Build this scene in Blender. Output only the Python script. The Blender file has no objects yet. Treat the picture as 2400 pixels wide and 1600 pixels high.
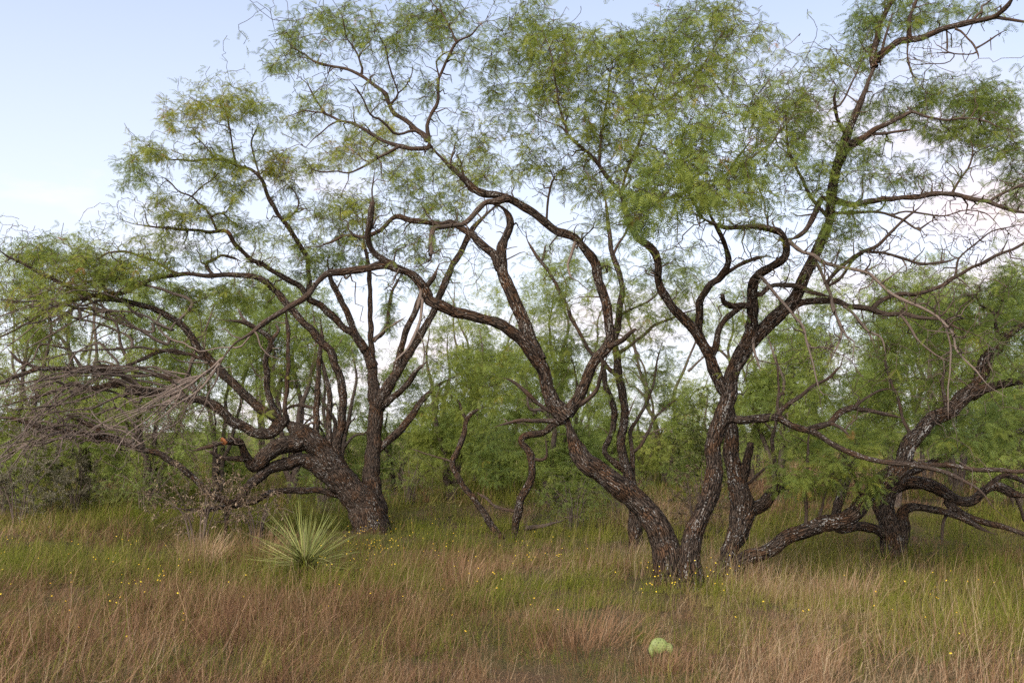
import bpy, math, random
import numpy as np

# ------------------------------------------------------------------ camera, sky, sun, exposure
SC = bpy.context.scene
F = 2333.33                 # focal length in photo pixels (35 mm lens, 2400 px wide)
HORIZON = 1010.0
EYE = 1.25
PITCH = math.atan((HORIZON - 800.0) / F)
cam_data = bpy.data.cameras.new("camera")
cam = bpy.data.objects.new("camera", cam_data)
SC.collection.objects.link(cam)
cam.location = (0, 0, EYE)
cam.rotation_euler = (math.pi / 2 + PITCH, 0, 0)
cam_data.lens = 35
cam_data.sensor_width = 36
cam_data.clip_end = 3000
cam_data.dof.use_dof = True
cam_data.dof.focus_distance = 9.0
cam_data.dof.aperture_fstop = 4.5
SC.camera = cam

SUN_EL = math.radians(36)
SUN_AZ = math.radians(205)      # behind the camera, a little to its left
world = bpy.data.worlds.new("World")
SC.world = world
world.use_nodes = True
wn, wl = world.node_tree.nodes, world.node_tree.links
wn.clear()
SKY_STRENGTH = 0.12


def wnode(t, **kw):
    n = wn.new(t)
    for k, v in kw.items():
        setattr(n, k, v)
    return n


w_out = wnode('ShaderNodeOutputWorld')
w_bg = wnode('ShaderNodeBackground')
w_bg.inputs['Strength'].default_value = SKY_STRENGTH
w_sky = wnode('ShaderNodeTexSky', sky_type='NISHITA', sun_disc=False)
w_sky.sun_elevation = SUN_EL
w_sky.sun_rotation = SUN_AZ
w_sky.air_density = 1.0
w_sky.dust_density = 0.6
w_sky.ozone_density = 2.0
w_tc = wnode('ShaderNodeTexCoord')
w_sep = wnode('ShaderNodeSeparateXYZ')
wl.new(w_tc.outputs['Generated'], w_sep.inputs[0])
# thin high cloud, thicker towards the horizon all the way round
w_ramp = wnode('ShaderNodeValToRGB')
cr = w_ramp.color_ramp
cr.elements[0].position = 0.0
cr.elements[0].color = (0.9, 0.9, 0.9, 1)
cr.elements[1].position = 0.62
cr.elements[1].color = (0.30, 0.30, 0.30, 1)
e = cr.elements.new(0.22)
e.color = (0.74, 0.74, 0.74, 1)
wl.new(w_sep.outputs['Z'], w_ramp.inputs['Fac'])
w_veil = wnode('ShaderNodeMix', data_type='RGBA')
V = 1.0 / SKY_STRENGTH
w_vc = wnode('ShaderNodeValToRGB')
w_vc.color_ramp.elements[0].position = 0.0
w_vc.color_ramp.elements[0].color = (0.75, 0.755, 0.82, 1)
w_vc.color_ramp.elements[1].position = 0.55
w_vc.color_ramp.elements[1].color = (0.54, 0.605, 0.80, 1)
e = w_vc.color_ramp.elements.new(0.2)
e.color = (0.675, 0.71, 0.83, 1)
wl.new(w_sep.outputs['Z'], w_vc.inputs['Fac'])
w_vs = wnode('ShaderNodeVectorMath', operation='SCALE')
w_vs.inputs['Scale'].default_value = V
wl.new(w_vc.outputs['Color'], w_vs.inputs[0])
wl.new(w_vs.outputs[0], w_veil.inputs['B'])
wl.new(w_ramp.outputs['Color'], w_veil.inputs['Factor'])
wl.new(w_sky.outputs['Color'], w_veil.inputs['A'])
# low evening cumulus, pale pink
w_map = wnode('ShaderNodeMapping')
w_map.inputs['Scale'].default_value = (2.2, 2.2, 7.0)
w_map.inputs['Location'].default_value = (-0.9, 1.3, 0.15)
wl.new(w_tc.outputs['Generated'], w_map.inputs['Vector'])
w_noise = wnode('ShaderNodeTexNoise')
w_noise.inputs['Scale'].default_value = 1.35
w_noise.inputs['Detail'].default_value = 7
w_noise.inputs['Roughness'].default_value = 0.55
wl.new(w_map.outputs['Vector'], w_noise.inputs['Vector'])
w_cr = wnode('ShaderNodeValToRGB')
w_cr.color_ramp.elements[0].position = 0.50
w_cr.color_ramp.elements[0].color = (0, 0, 0, 1)
w_cr.color_ramp.elements[1].position = 0.66
w_cr.color_ramp.elements[1].color = (1, 1, 1, 1)
wl.new(w_noise.outputs['Fac'], w_cr.inputs['Fac'])
w_band = wnode('ShaderNodeValToRGB')
b = w_band.color_ramp
b.elements[0].position = 0.0
b.elements[0].color = (0.85, 0.85, 0.85, 1)
b.elements[1].position = 0.38
b.elements[1].color = (0, 0, 0, 1)
e = b.elements.new(0.2)
e.color = (0.8, 0.8, 0.8, 1)
wl.new(w_sep.outputs['Z'], w_band.inputs['Fac'])
w_mul = wnode('ShaderNodeMath', operation='MULTIPLY')
wl.new(w_cr.outputs['Color'], w_mul.inputs[0])
wl.new(w_band.outputs['Color'], w_mul.inputs[1])
w_cl = wnode('ShaderNodeMix', data_type='RGBA')
w_cl.inputs['B'].default_value = (0.76 * V, 0.62 * V, 0.61 * V, 1)
wl.new(w_mul.outputs[0], w_cl.inputs['Factor'])
wl.new(w_veil.outputs['Result'], w_cl.inputs['A'])
wl.new(w_cl.outputs['Result'], w_bg.inputs['Color'])
wl.new(w_bg.outputs[0], w_out.inputs['Surface'])

sun_d = bpy.data.lights.new("sun", 'SUN')
sun_d.energy = 4.6
sun_d.angle = math.radians(55)
sun_d.color = (1.0, 0.9, 0.8)
sun = bpy.data.objects.new("sun", sun_d)
SC.collection.objects.link(sun)
from mathutils import Vector
to_sun = Vector((math.sin(SUN_AZ) * math.cos(SUN_EL), math.cos(SUN_AZ) * math.cos(SUN_EL), math.sin(SUN_EL)))
sun.rotation_euler = to_sun.to_track_quat('Z', 'Y').to_euler()

SC.view_settings.view_transform = 'Standard'
SC.view_settings.look = 'None'
SC.view_settings.gamma = 1.0
SC.view_settings.exposure = 0.66
SC.cycles.max_bounces = 4
SC.cycles.diffuse_bounces = 2
SC.cycles.glossy_bounces = 1
SC.cycles.transmission_bounces = 3
SC.cycles.use_adaptive_sampling = True
SC.cycles.adaptive_threshold = 0.02
SC.cycles.adaptive_min_samples = 16
SC.cycles.use_denoising = False

# ------------------------------------------------------------------ helpers
R = np.random.RandomState(7)
CP, SP = math.cos(PITCH), math.sin(PITCH)


def P(px, py, Y):
    """Photo pixel at a forward distance Y (metres) -> world point (vectorised)."""
    px, py, Y = np.asarray(px, float), np.asarray(py, float), np.asarray(Y, float)
    u = (px - 1200.0) / F
    v = -(py - 800.0) / F
    dy = CP - v * SP
    dz = SP + v * CP
    s = Y / dy
    return np.stack([u * s, Y, EYE + dz * s], -1), s / F      # point, metres per pixel


def terrain(x, y):
    x, y = np.asarray(x, float), np.asarray(y, float)
    return (0.035 * np.sin(x * 1.3 + 0.7) * np.sin(y * 0.9 + 0.3) + 0.02 * np.sin(x * 2.9 + y * 2.1)
            + 0.012 * np.sin(x * 6.1 - y * 4.7) + 0.03 * np.sin(y * 0.45))


def ground_at(px, Y):
    """World point on the ground at forward distance Y under photo column px."""
    x = (px - 1200.0) / F * (Y / CP) * 1.0
    return np.array([x, Y, float(terrain(x, Y))])


def new_mesh(name, verts, quads=None, tris=None, smooth=False, attrs=None):
    verts = np.asarray(verts, np.float32)
    me = bpy.data.meshes.new(name)
    me.vertices.add(len(verts))
    me.vertices.foreach_set('co', verts.ravel())
    q = np.zeros((0, 4), np.int32) if quads is None or len(quads) == 0 else np.asarray(quads, np.int32)
    t = np.zeros((0, 3), np.int32) if tris is None or len(tris) == 0 else np.asarray(tris, np.int32)
    nl = q.size + t.size
    me.loops.add(nl)
    me.loops.foreach_set('vertex_index', np.concatenate([q.ravel(), t.ravel()]).astype(np.int32))
    me.polygons.add(len(q) + len(t))
    starts = np.concatenate([np.arange(len(q)) * 4, len(q) * 4 + np.arange(len(t)) * 3]).astype(np.int32)
    me.polygons.foreach_set('loop_start', starts)
    me.polygons.foreach_set('use_smooth', np.full(len(q) + len(t), smooth))
    if attrs:
        for k, a in attrs.items():
            a = np.asarray(a, np.float32)
            if a.ndim == 1:
                at = me.attributes.new(k, 'FLOAT', 'POINT')
                at.data.foreach_set('value', a)
            else:
                at = me.attributes.new(k, 'FLOAT_VECTOR', 'POINT')
                at.data.foreach_set('vector', a.ravel())
    me.update(calc_edges=True)
    return me


def link(name, me, mat=None, parent=None, **props):
    o = bpy.data.objects.new(name, me)
    SC.collection.objects.link(o)
    if mat is not None and me is not None and not me.materials:
        me.materials.append(mat)
    if parent is not None:
        o.parent = parent
    for k, v in props.items():
        o[k] = v
    return o


def thing(name, loc, label, cat, group=None):
    o = bpy.data.objects.new(name, None)
    o.empty_display_size = 0.2
    SC.collection.objects.link(o)
    o.location = loc
    o['label'] = label
    o['category'] = cat
    if group:
        o['group'] = group
    return o


class Geo:
    """Collects vertices, quads, triangles and per-vertex attributes for one mesh."""

    def __init__(self):
        self.v, self.q, self.t, self.a, self.n = [], [], [], {}, 0

    def add(self, v, q=None, t=None, **attrs):
        v = np.asarray(v, float)
        if q is not None and len(q):
            self.q.append(np.asarray(q) + self.n)
        if t is not None and len(t):
            self.t.append(np.asarray(t) + self.n)
        self.v.append(v)
        for k, a in attrs.items():
            self.a.setdefault(k, []).append(np.asarray(a, float))
        self.n += len(v)

    def mesh(self, name, origin=(0, 0, 0), smooth=False):
        v = np.concatenate(self.v) - np.asarray(origin)
        q = np.concatenate(self.q) if self.q else None
        t = np.concatenate(self.t) if self.t else None
        return new_mesh(name, v, q, t, smooth, {k: np.concatenate(a) for k, a in self.a.items()})


def norm(v):
    v = np.asarray(v, float)
    return v / (np.linalg.norm(v, axis=-1, keepdims=True) + 1e-9)


def spline(pts, step):
    """Catmull-Rom through rows of pts (first three columns are x, y, z), resampled by arc length."""
    pts = np.asarray(pts, float)
    if len(pts) == 2:
        k = max(2, int(np.linalg.norm(pts[1, :3] - pts[0, :3]) / step) + 1)
        t = np.linspace(0, 1, k)[:, None]
        return pts[0] * (1 - t) + pts[1] * t
    e = np.vstack([2 * pts[0] - pts[1], pts, 2 * pts[-1] - pts[-2]])
    out = []
    t = np.linspace(0, 1, 12, endpoint=False)[:, None]
    for i in range(1, len(e) - 2):
        p0, p1, p2, p3 = e[i - 1], e[i], e[i + 1], e[i + 2]
        out.append(0.5 * (2 * p1 + (p2 - p0) * t + (2 * p0 - 5 * p1 + 4 * p2 - p3) * t * t + (3 * p1 - p0 - 3 * p2 + p3) * t ** 3))
    c = np.vstack(out + [pts[-1:]])
    d = np.concatenate([[0], np.cumsum(np.linalg.norm(np.diff(c[:, :3], axis=0), axis=1))])
    k = max(3, int(d[-1] / step) + 1)
    s = np.linspace(0, d[-1], k)
    return np.stack([np.interp(s, d, c[:, j]) for j in range(c.shape[1])], 1)


def tube(geo, c, r, sides, rng, rough=0.0, gry=0.0, lich=1.0, blunt=False):
    """A limb along centre line c with radii r: lumpy, with bark relief, and closed at its tip."""
    c, r = np.asarray(c, float), np.asarray(r, float)
    n = len(c)
    tan = norm(np.gradient(c, axis=0))
    ref = np.array([0.31, -0.87, 0.37])
    nrm = np.zeros_like(c)
    a = np.cross(tan[0], ref)
    a /= np.linalg.norm(a) + 1e-9
    for i in range(n):
        a = a - tan[i] * np.dot(a, tan[i])
        a /= np.linalg.norm(a) + 1e-9
        nrm[i] = a
    bin_ = np.cross(tan, nrm)
    th = np.linspace(0, 2 * math.pi, sides, endpoint=False)
    s = np.concatenate([[0], np.cumsum(np.linalg.norm(np.diff(c, axis=0), axis=1))])
    S, T = np.meshgrid(s, th, indexing='ij')
    disp = np.ones((n, sides))
    if rough > 0:
        for k, fq, am in ((2, 5, .5), (3, 9, .4), (1, 14, .4), (5, 21, .25)):
            disp += rough * am * np.sin(k * T + fq * S * rng.uniform(.7, 1.3) + rng.uniform(0, 6.3)) * np.sin(fq * .6 * S + rng.uniform(0, 6.3))
        if sides >= 14:      # long bark ridges and plates
            ph = rng.uniform(0, 6.3, 4)
            tw = T + 0.9 * np.sin(2.3 * S + ph[0]) * 0.4 + 0.25 * np.sin(11 * S + ph[1] + 2 * T)
            ridge = np.abs(np.sin(sides * 0.21 * tw + ph[2])) ** 0.6
            brk = 0.65 + 0.35 * np.sin(38 * S + 3 * np.sin(4 * T + ph[3]))
            disp += rough * 0.75 * (ridge * brk - 0.4)
            disp += rough * 0.3 * rng.uniform(-1, 1, (n, sides))
    rr = r[:, None] * disp
    v = c[:, None, :] + rr[..., None] * (np.cos(T)[..., None] * nrm[:, None, :] + np.sin(T)[..., None] * bin_[:, None, :])
    v = v.reshape(-1, 3)
    i = np.arange(n - 1)[:, None] * sides
    j = np.arange(sides)[None, :]
    j2 = (j + 1) % sides
    q = np.stack([i + j, i + j2, i + sides + j2, i + sides + j], -1).reshape(-1, 4)
    off = rng.uniform(0, 40, 3)
    bk = np.stack([np.cos(T) * r[:, None] + off[0], np.sin(T) * r[:, None] + off[1], S + off[2]], -1).reshape(-1, 3)
    tip = c[-1] + tan[-1] * r[-1] * (0.15 if blunt else 0.8)
    v = np.vstack([v, tip[None]])
    bk = np.vstack([bk, bk[-1:]])
    tl = np.array([[(n - 1) * sides + k, (n - 1) * sides + (k + 1) % sides, n * sides] for k in range(sides)])
    rad = np.concatenate([np.repeat(r, sides), [r[-1]]])
    geo.add(v, q, tl, bk=bk, rad=rad, gry=np.full(len(v), gry), lich=np.full(len(v), lich))


def twig_tube(geo, c, r, sides, rng, gry):
    n = len(c)
    tan = norm(np.gradient(c, axis=0))
    ref = np.array([0.23, 0.71, 0.66])
    a = norm(np.cross(tan, ref))
    b_ = np.cross(tan, a)
    th = np.linspace(0, 2 * math.pi, sides, endpoint=False)
    v = c[:, None, :] + r[:, None, None] * (np.cos(th)[None, :, None] * a[:, None, :] + np.sin(th)[None, :, None] * b_[:, None, :])
    i = np.arange(n - 1)[:, None] * sides
    j = np.arange(sides)[None, :]
    j2 = (j + 1) % sides
    q = np.stack([i + j, i + j2, i + sides + j2, i + sides + j], -1).reshape(-1, 4)
    v = v.reshape(-1, 3)
    geo.add(v, q, None, bk=v * np.array([1, 1, .4]), rad=np.repeat(r, sides), gry=np.full(len(v), gry), lich=np.full(len(v), .3))


# ------------------------------------------------------------------ materials
class MT:
    def __init__(self, name):
        self.m = bpy.data.materials.new(name)
        self.m.use_nodes = True
        self.n, self.l = self.m.node_tree.nodes, self.m.node_tree.links
        self.n.clear()
        self.out = self.n.new('ShaderNodeOutputMaterial')

    def node(self, t, ins=None, **kw):
        n = self.n.new(t)
        for k, v in kw.items():
            setattr(n, k, v)
        for k, v in (ins or {}).items():
            self.put(n.inputs[k], v)
        return n

    def put(self, sock, v):
        if isinstance(v, bpy.types.NodeSocket):
            self.l.new(v, sock)
        else:
            sock.default_value = v

    def attr(self, name, out='Fac'):
        return self.node('ShaderNodeAttribute', attribute_name=name).outputs[out]

    def math(self, op, a, b=0.0, clamp=False):
        n = self.node('ShaderNodeMath', operation=op, use_clamp=clamp)
        self.put(n.inputs[0], a)
        self.put(n.inputs[1], b)
        return n.outputs[0]

    def mix(self, f, a, b):
        n = self.node('ShaderNodeMix', data_type='RGBA')
        self.put(n.inputs['Factor'], f)
        self.put(n.inputs['A'], a)
        self.put(n.inputs['B'], b)
        return n.outputs['Result']

    def ramp(self, f, stops):
        n = self.node('ShaderNodeValToRGB')
        el = n.color_ramp.elements
        while len(el) < len(stops):
            el.new(0.5)
        for e_, (p, c) in zip(el, stops):
            e_.position = p
            e_.color = c if len(c) == 4 else (*c, 1)
        self.put(n.inputs['Fac'], f)
        return n.outputs['Color']

    def noise(self, vec, scale, detail=3, rough=.55):
        n = self.node('ShaderNodeTexNoise', {'Scale': scale, 'Detail': detail, 'Roughness': rough})
        if vec is not None:
            self.put(n.inputs['Vector'], vec)
        return n.outputs['Fac']

    def mapv(self, vec, scale):
        n = self.node('ShaderNodeMapping', {'Scale': scale})
        self.put(n.inputs['Vector'], vec)
        return n.outputs[0]

    def surface(self, sh):
        self.l.new(sh, self.out.inputs['Surface'])
        return self.m


def bark_material(name, plate, crack, rust, lichen_amount):
    m = MT(name)
    bk = m.attr('bk', 'Vector')
    rad = m.attr('rad')
    st = m.mapv(bk, (1, 1, .2))
    vor = m.node('ShaderNodeTexVoronoi', {'Scale': 62.0, 'Randomness': 1.0}, feature='DISTANCE_TO_EDGE')
    wob = m.node('ShaderNodeVectorMath', operation='ADD')
    nz = m.node('ShaderNodeTexNoise', {'Scale': 30.0, 'Detail': 3.0})
    m.put(nz.inputs['Vector'], st)
    sc_ = m.node('ShaderNodeVectorMath', operation='SCALE')
    sc_.inputs['Scale'].default_value = 0.018
    m.l.new(nz.outputs['Color'], sc_.inputs[0])
    m.put(wob.inputs[0], st)
    m.l.new(sc_.outputs[0], wob.inputs[1])
    m.l.new(wob.outputs[0], vor.inputs['Vector'])
    edge = vor.outputs['Distance']
    fine = m.noise(st, 170.0, 4, .65)
    big = m.noise(bk, 7.0, 4, .6)
    mid = m.noise(st, 38.0, 4, .6)
    plate_c = m.mix(m.ramp(fine, [(.3, (0, 0, 0)), (.72, (1, 1, 1))]), tuple(x * .55 for x in plate) + (1,), tuple(x * 1.5 for x in plate) + (1,))
    plate_c = m.mix(m.math('MULTIPLY', m.ramp(big, [(.47, (0, 0, 0)), (.62, (1, 1, 1))]), .65), plate_c, rust + (1,))
    crk = m.ramp(edge, [(.03, (0, 0, 0)), (.16, (1, 1, 1))])
    thick = m.math('MULTIPLY', m.math('SUBTRACT', rad, .006), 40.0, True)        # 0 on twigs, 1 on limbs
    crk2 = m.mix(thick, (1, 1, 1, 1), crk)
    col = m.mix(crk2, crack + (1,), plate_c)
    # crusts of pale lichen, in flecks that follow the plates
    fl = m.node('ShaderNodeTexVoronoi', {'Scale': 95.0, 'Randomness': 1.0}, feature='F1')
    m.put(fl.inputs['Vector'], m.mapv(bk, (1, 1, .55)))
    fleck = m.math('SUBTRACT', m.math('MULTIPLY', mid, 1.0), m.math('MULTIPLY', fl.outputs['Distance'], .55))
    patch = m.ramp(m.noise(bk, 4.2, 3, .6), [(.42, (.0, .0, .0)), (.62, (1, 1, 1))])
    fleck = m.math('ADD', fleck, m.math('SUBTRACT', m.math('MULTIPLY', patch, .09), .018))
    lm = m.ramp(fleck, [(.425, (0, 0, 0)), (.47, (1, 1, 1))])
    lm = m.math('MULTIPLY', m.math('MULTIPLY', lm, m.attr('lich')), lichen_amount, True)
    lm = m.math('MULTIPLY', lm, m.math('MULTIPLY', rad, 45.0, True))
    lich_c = m.mix(fine, (.17, .165, .15, 1), (.40, .39, .365, 1))
    col = m.mix(lm, col, lich_c)
    twig_c = m.mix(fine, (.032, .023, .018, 1), (.085, .062, .050, 1))
    col = m.mix(m.math('MULTIPLY', m.math('SUBTRACT', 1.0, thick), .7), col, twig_c)
    grey_c = m.mix(fine, (.15, .115, .092, 1), (.31, .25, .21, 1))
    col = m.mix(m.math('MULTIPLY', m.attr('gry'), .85), col, grey_c)
    bump = m.node('ShaderNodeBump', {'Strength': .9, 'Distance': .012})
    hgt = m.math('ADD', m.math('MULTIPLY', m.ramp(edge, [(0, (0, 0, 0)), (.3, (1, 1, 1))]), m.math('MULTIPLY', thick, .8)), m.math('MULTIPLY', fine, .5))
    m.put(bump.inputs['Height'], hgt)
    bs = m.node('ShaderNodeBsdfPrincipled', {'Roughness': 1.0, 'Base Color': col})
    bs.inputs['Specular IOR Level'].default_value = .04
    m.l.new(bump.outputs[0], bs.inputs['Normal'])
    return m.surface(bs.outputs[0])


def leaf_material(name, stops, transl=.48, spec=.2):
    m = MT(name)
    it = m.node('ShaderNodeAttribute', attribute_name='itint', attribute_type='INSTANCER').outputs['Fac']
    col = m.ramp(m.math('ADD', m.attr('tint'), it, True), stops)
    bs = m.node('ShaderNodeBsdfPrincipled', {'Roughness': .55, 'Base Color': col})
    bs.inputs['Specular IOR Level'].default_value = spec
    tr = m.node('ShaderNodeBsdfTranslucent', {'Color': m.mix(.5, col, (.24, .28, .04, 1))})
    mx = m.node('ShaderNodeMixShader', {0: transl})
    m.l.new(bs.outputs[0], mx.inputs[1])
    m.l.new(tr.outputs[0], mx.inputs[2])
    return m.surface(mx.outputs[0])


BARK = bark_material('mesquite_bark', (.070, .052, .040), (.010, .008, .007), (.095, .048, .023), .8)
BARK_BG = bark_material('weathered_bark', (.085, .065, .054), (.016, .012, .010), (.11, .065, .04), .5)
LEAF = leaf_material('mesquite_leaf', [(0.0, (.098, .148, .052)), (.3, (.182, .240, .056)), (.6, (.272, .308, .054)), (.88, (.37, .35, .052)), (.97, (.28, .20, .04)), (1.0, (.36, .16, .06))])
LEAF_BG = leaf_material('distant_mesquite_leaf', [(0.0, (.115, .165, .052)), (.35, (.20, .26, .062)), (.7, (.295, .335, .070)), (1.0, (.40, .38, .09))])
SAGE = leaf_material('grey_shrub_leaf', [(0, (.14, .125, .085)), (.6, (.21, .19, .135)), (1, (.29, .26, .19))], .3)
BROADLEAF = leaf_material('shrub_leaf', [(0, (.09, .115, .04)), (.6, (.16, .185, .055)), (1, (.25, .21, .08))], .4)
DEADLEAF = leaf_material('dead_leaf', [(0, (.10, .065, .042)), (.5, (.19, .13, .085)), (.85, (.38, .29, .20)), (1, (.14, .16, .04))], .25)

# ------------------------------------------------------------------ the setting: ground
gx = np.concatenate([np.linspace(-600, -40, 15), np.linspace(-36, 36, 121), np.linspace(40, 600, 15)])
gy = np.concatenate([np.linspace(-60, 2, 8), np.linspace(2.4, 40, 80), np.linspace(44, 1200, 20)])
GX, GY = np.meshgrid(gx, gy, indexing='ij')
GZ = terrain(GX, GY) * np.clip((80 - np.abs(GY)) / 40, 0, 1)
gv = np.stack([GX, GY, GZ], -1).reshape(-1, 3)
ny = len(gy)
ii, jj = np.meshgrid(np.arange(len(gx) - 1), np.arange(ny - 1), indexing='ij')
gq = np.stack([ii * ny + jj, (ii + 1) * ny + jj, (ii + 1) * ny + jj + 1, ii * ny + jj + 1], -1).reshape(-1, 4)
m = MT('soil_and_litter')
geo_n = m.node('ShaderNodeNewGeometry')
pos = geo_n.outputs['Position']
n1 = m.noise(pos, 1.1, 5, .6)
n2 = m.noise(pos, 14.0, 5, .7)
n3 = m.noise(m.mapv(pos, (1, .35, 1)), 60.0, 4, .7)
c1 = m.mix(m.ramp(n1, [(.38, (0, 0, 0)), (.62, (1, 1, 1))]), (.12, .075, .042, 1), (.085, .092, .026, 1))
c2 = m.mix(n2, tuple([.030, .020, .014, 1]), (.12, .085, .052, 1))
colg = m.mix(m.ramp(n3, [(.35, (.25, .25, .25)), (.7, (.75, .75, .75))]), c1, c2)
bmp = m.node('ShaderNodeBump', {'Strength': .8, 'Distance': .04})
m.put(bmp.inputs['Height'], n3)
bs = m.node('ShaderNodeBsdfPrincipled', {'Roughness': 1.0, 'Base Color': colg})
bs.inputs['Specular IOR Level'].default_value = 0.05
m.l.new(bmp.outputs[0], bs.inputs['Normal'])
ground = link('ground', new_mesh('ground', gv, gq, smooth=True), m.surface(bs.outputs[0]), kind='structure',
              label='rough grassland soil under the mesquite grove')


# ------------------------------------------------------------------ leaves
def leaf_template(rng, pairs, pinna_len, petiole, lf_len, lf_w, spread, droop, stem=True):
    """One bipinnate leaf: a short stalk and two drooping feather-like pinnae of narrow leaflets. +x is outward."""
    v, t = [], []

    def tri(a, b_, c_):
        k = len(v)
        v.extend([a, b_, c_])
        t.append((k, k + 1, k + 2))

    p0 = np.zeros(3)
    fork = np.array([petiole, 0, -.2 * petiole])
    if stem:
        tri(p0 + [0, .0009, 0], p0 - [0, .0009, 0], fork)
    for side in (-1, 1):
        az = side * spread * rng.uniform(.7, 1.3)
        d = np.array([math.cos(az), math.sin(az), 0.1])
        side_v = np.array([-math.sin(az), math.cos(az), rng.uniform(-.4, .4)])
        L = pinna_len * rng.uniform(.8, 1.15)
        cv = rng.uniform(.6, 1.2) * droop
        pts = []
        for k in range(pairs + 2):
            s = k / (pairs + 1)
            pts.append(fork + d * L * (s - .15 * cv * s * s) + np.array([0, 0, -1]) * L * cv * .6 * s * s)
        if stem:
            mid_ = pts[(pairs + 1) // 2]
            up = np.array([0, 0, .0009])
            tri(fork + up, fork - up, mid_)
            tri(mid_ + up, mid_ - up, pts[-1])
        for k in range(1, pairs + 1):
            s = k / (pairs + 1)
            tn = norm(pts[min(k + 1, pairs + 1)] - pts[k - 1])
            ln = lf_len * (1 - .45 * abs(2 * s - .9)) * rng.uniform(.85, 1.15)
            for sg in (-1, 1):
                out = norm(sg * side_v * .9 + tn * .55 + np.array([0, 0, -.25 * rng.uniform(.3, 1.3)]))
                base = pts[k]
                tri(base - tn * lf_w * .5, base + tn * lf_w * .5, base + out * ln)
    return np.array(v), np.array(t)


_r = np.random.RandomState(3)
NEAR_LEAVES = [leaf_template(_r, 7, .095, .03, .026, .0056, .55, .9) for _ in range(5)]
FAR_LEAVES = [leaf_template(_r, 4, .115, .03, .034, .0105, .6, .9, stem=False) for _ in range(4)]


def simple_leaf(ln, wd):
    v = np.array([[0, 0, 0], [ln * .5, wd * .5, .004], [ln, 0, -.006], [ln * .5, -wd * .5, .004]])
    return v, np.array([[0, 1, 2], [0, 2, 3]])


def place_leaves(geo, pos, axis, scale, tint, templates, rng):
    """Instances of the leaf templates at pos, +x turned to axis, drooping in -z."""
    pos, axis = np.asarray(pos), norm(axis)
    N = len(pos)
    if N == 0:
        return
    up = np.tile(np.array([0, 0, 1.0]), (N, 1)) + rng.normal(0, .35, (N, 3))
    y = norm(np.cross(up, axis))
    z = np.cross(axis, y)
    M = np.stack([axis, y, z], -1)          # columns
    which = rng.randint(0, len(templates), N)
    for k, (tv, tt) in enumerate(templates):
        s = which == k
        n = int(s.sum())
        if not n:
            continue
        vv = np.einsum('nij,vj->nvi', M[s], tv) * scale[s][:, None, None] + pos[s][:, None, :]
        ft = (tt[None] + (np.arange(n) * len(tv))[:, None, None]).reshape(-1, 3)
        geo.add(vv.reshape(-1, 3), None, ft, tint=np.repeat(tint[s], len(tv)))


def scatter_group(name, templates, mat):
    """A node group that puts one of the template clumps on every point (attributes: idx, rot, scl)."""
    coll = bpy.data.collections.new(name + '_clumps')
    for k, t in enumerate(templates):
        t.materials.append(mat)
        coll.objects.link(bpy.data.objects.new('%s_clump_%02d' % (name, k), t))
    ng = bpy.data.node_groups.new(name + '_scatter', 'GeometryNodeTree')
    ng.interface.new_socket('Geometry', in_out='INPUT', socket_type='NodeSocketGeometry')
    ng.interface.new_socket('Geometry', in_out='OUTPUT', socket_type='NodeSocketGeometry')
    N, L = ng.nodes, ng.links
    gi, go = N.new('NodeGroupInput'), N.new('NodeGroupOutput')
    ip = N.new('GeometryNodeInstanceOnPoints')
    ci = N.new('GeometryNodeCollectionInfo')
    ci.inputs['Collection'].default_value = coll
    ci.inputs['Separate Children'].default_value = True
    ci.inputs['Reset Children'].default_value = True

    def named(a, t):
        x = N.new('GeometryNodeInputNamedAttribute')
        x.data_type = t
        x.inputs['Name'].default_value = a
        return x.outputs['Attribute']
    er = N.new('FunctionNodeEulerToRotation')
    L.new(named('rot', 'FLOAT_VECTOR'), er.inputs[0])
    L.new(gi.outputs[0], ip.inputs['Points'])
    L.new(ci.outputs[0], ip.inputs['Instance'])
    ip.inputs['Pick Instance'].default_value = True
    L.new(named('idx', 'INT'), ip.inputs['Instance Index'])
    L.new(er.outputs[0], ip.inputs['Rotation'])
    L.new(named('scl', 'FLOAT_VECTOR'), ip.inputs['Scale'])
    L.new(ip.outputs[0], go.inputs[0])
    return ng


def scatter_object(name, pts, rot, scl, idx, props, ng, mat, parent=None, **kw):
    """One object whose points carry clumps by geometry nodes."""
    me = new_mesh(name, pts, attrs=dict(props, rot=rot, scl=scl))
    at = me.attributes.new('idx', 'INT', 'POINT')
    at.data.foreach_set('value', np.asarray(idx, np.int32))
    o = link(name, me, mat, parent, **kw)
    md = o.modifiers.new('scatter', 'NODES')
    md.node_group = ng
    return o


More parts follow.
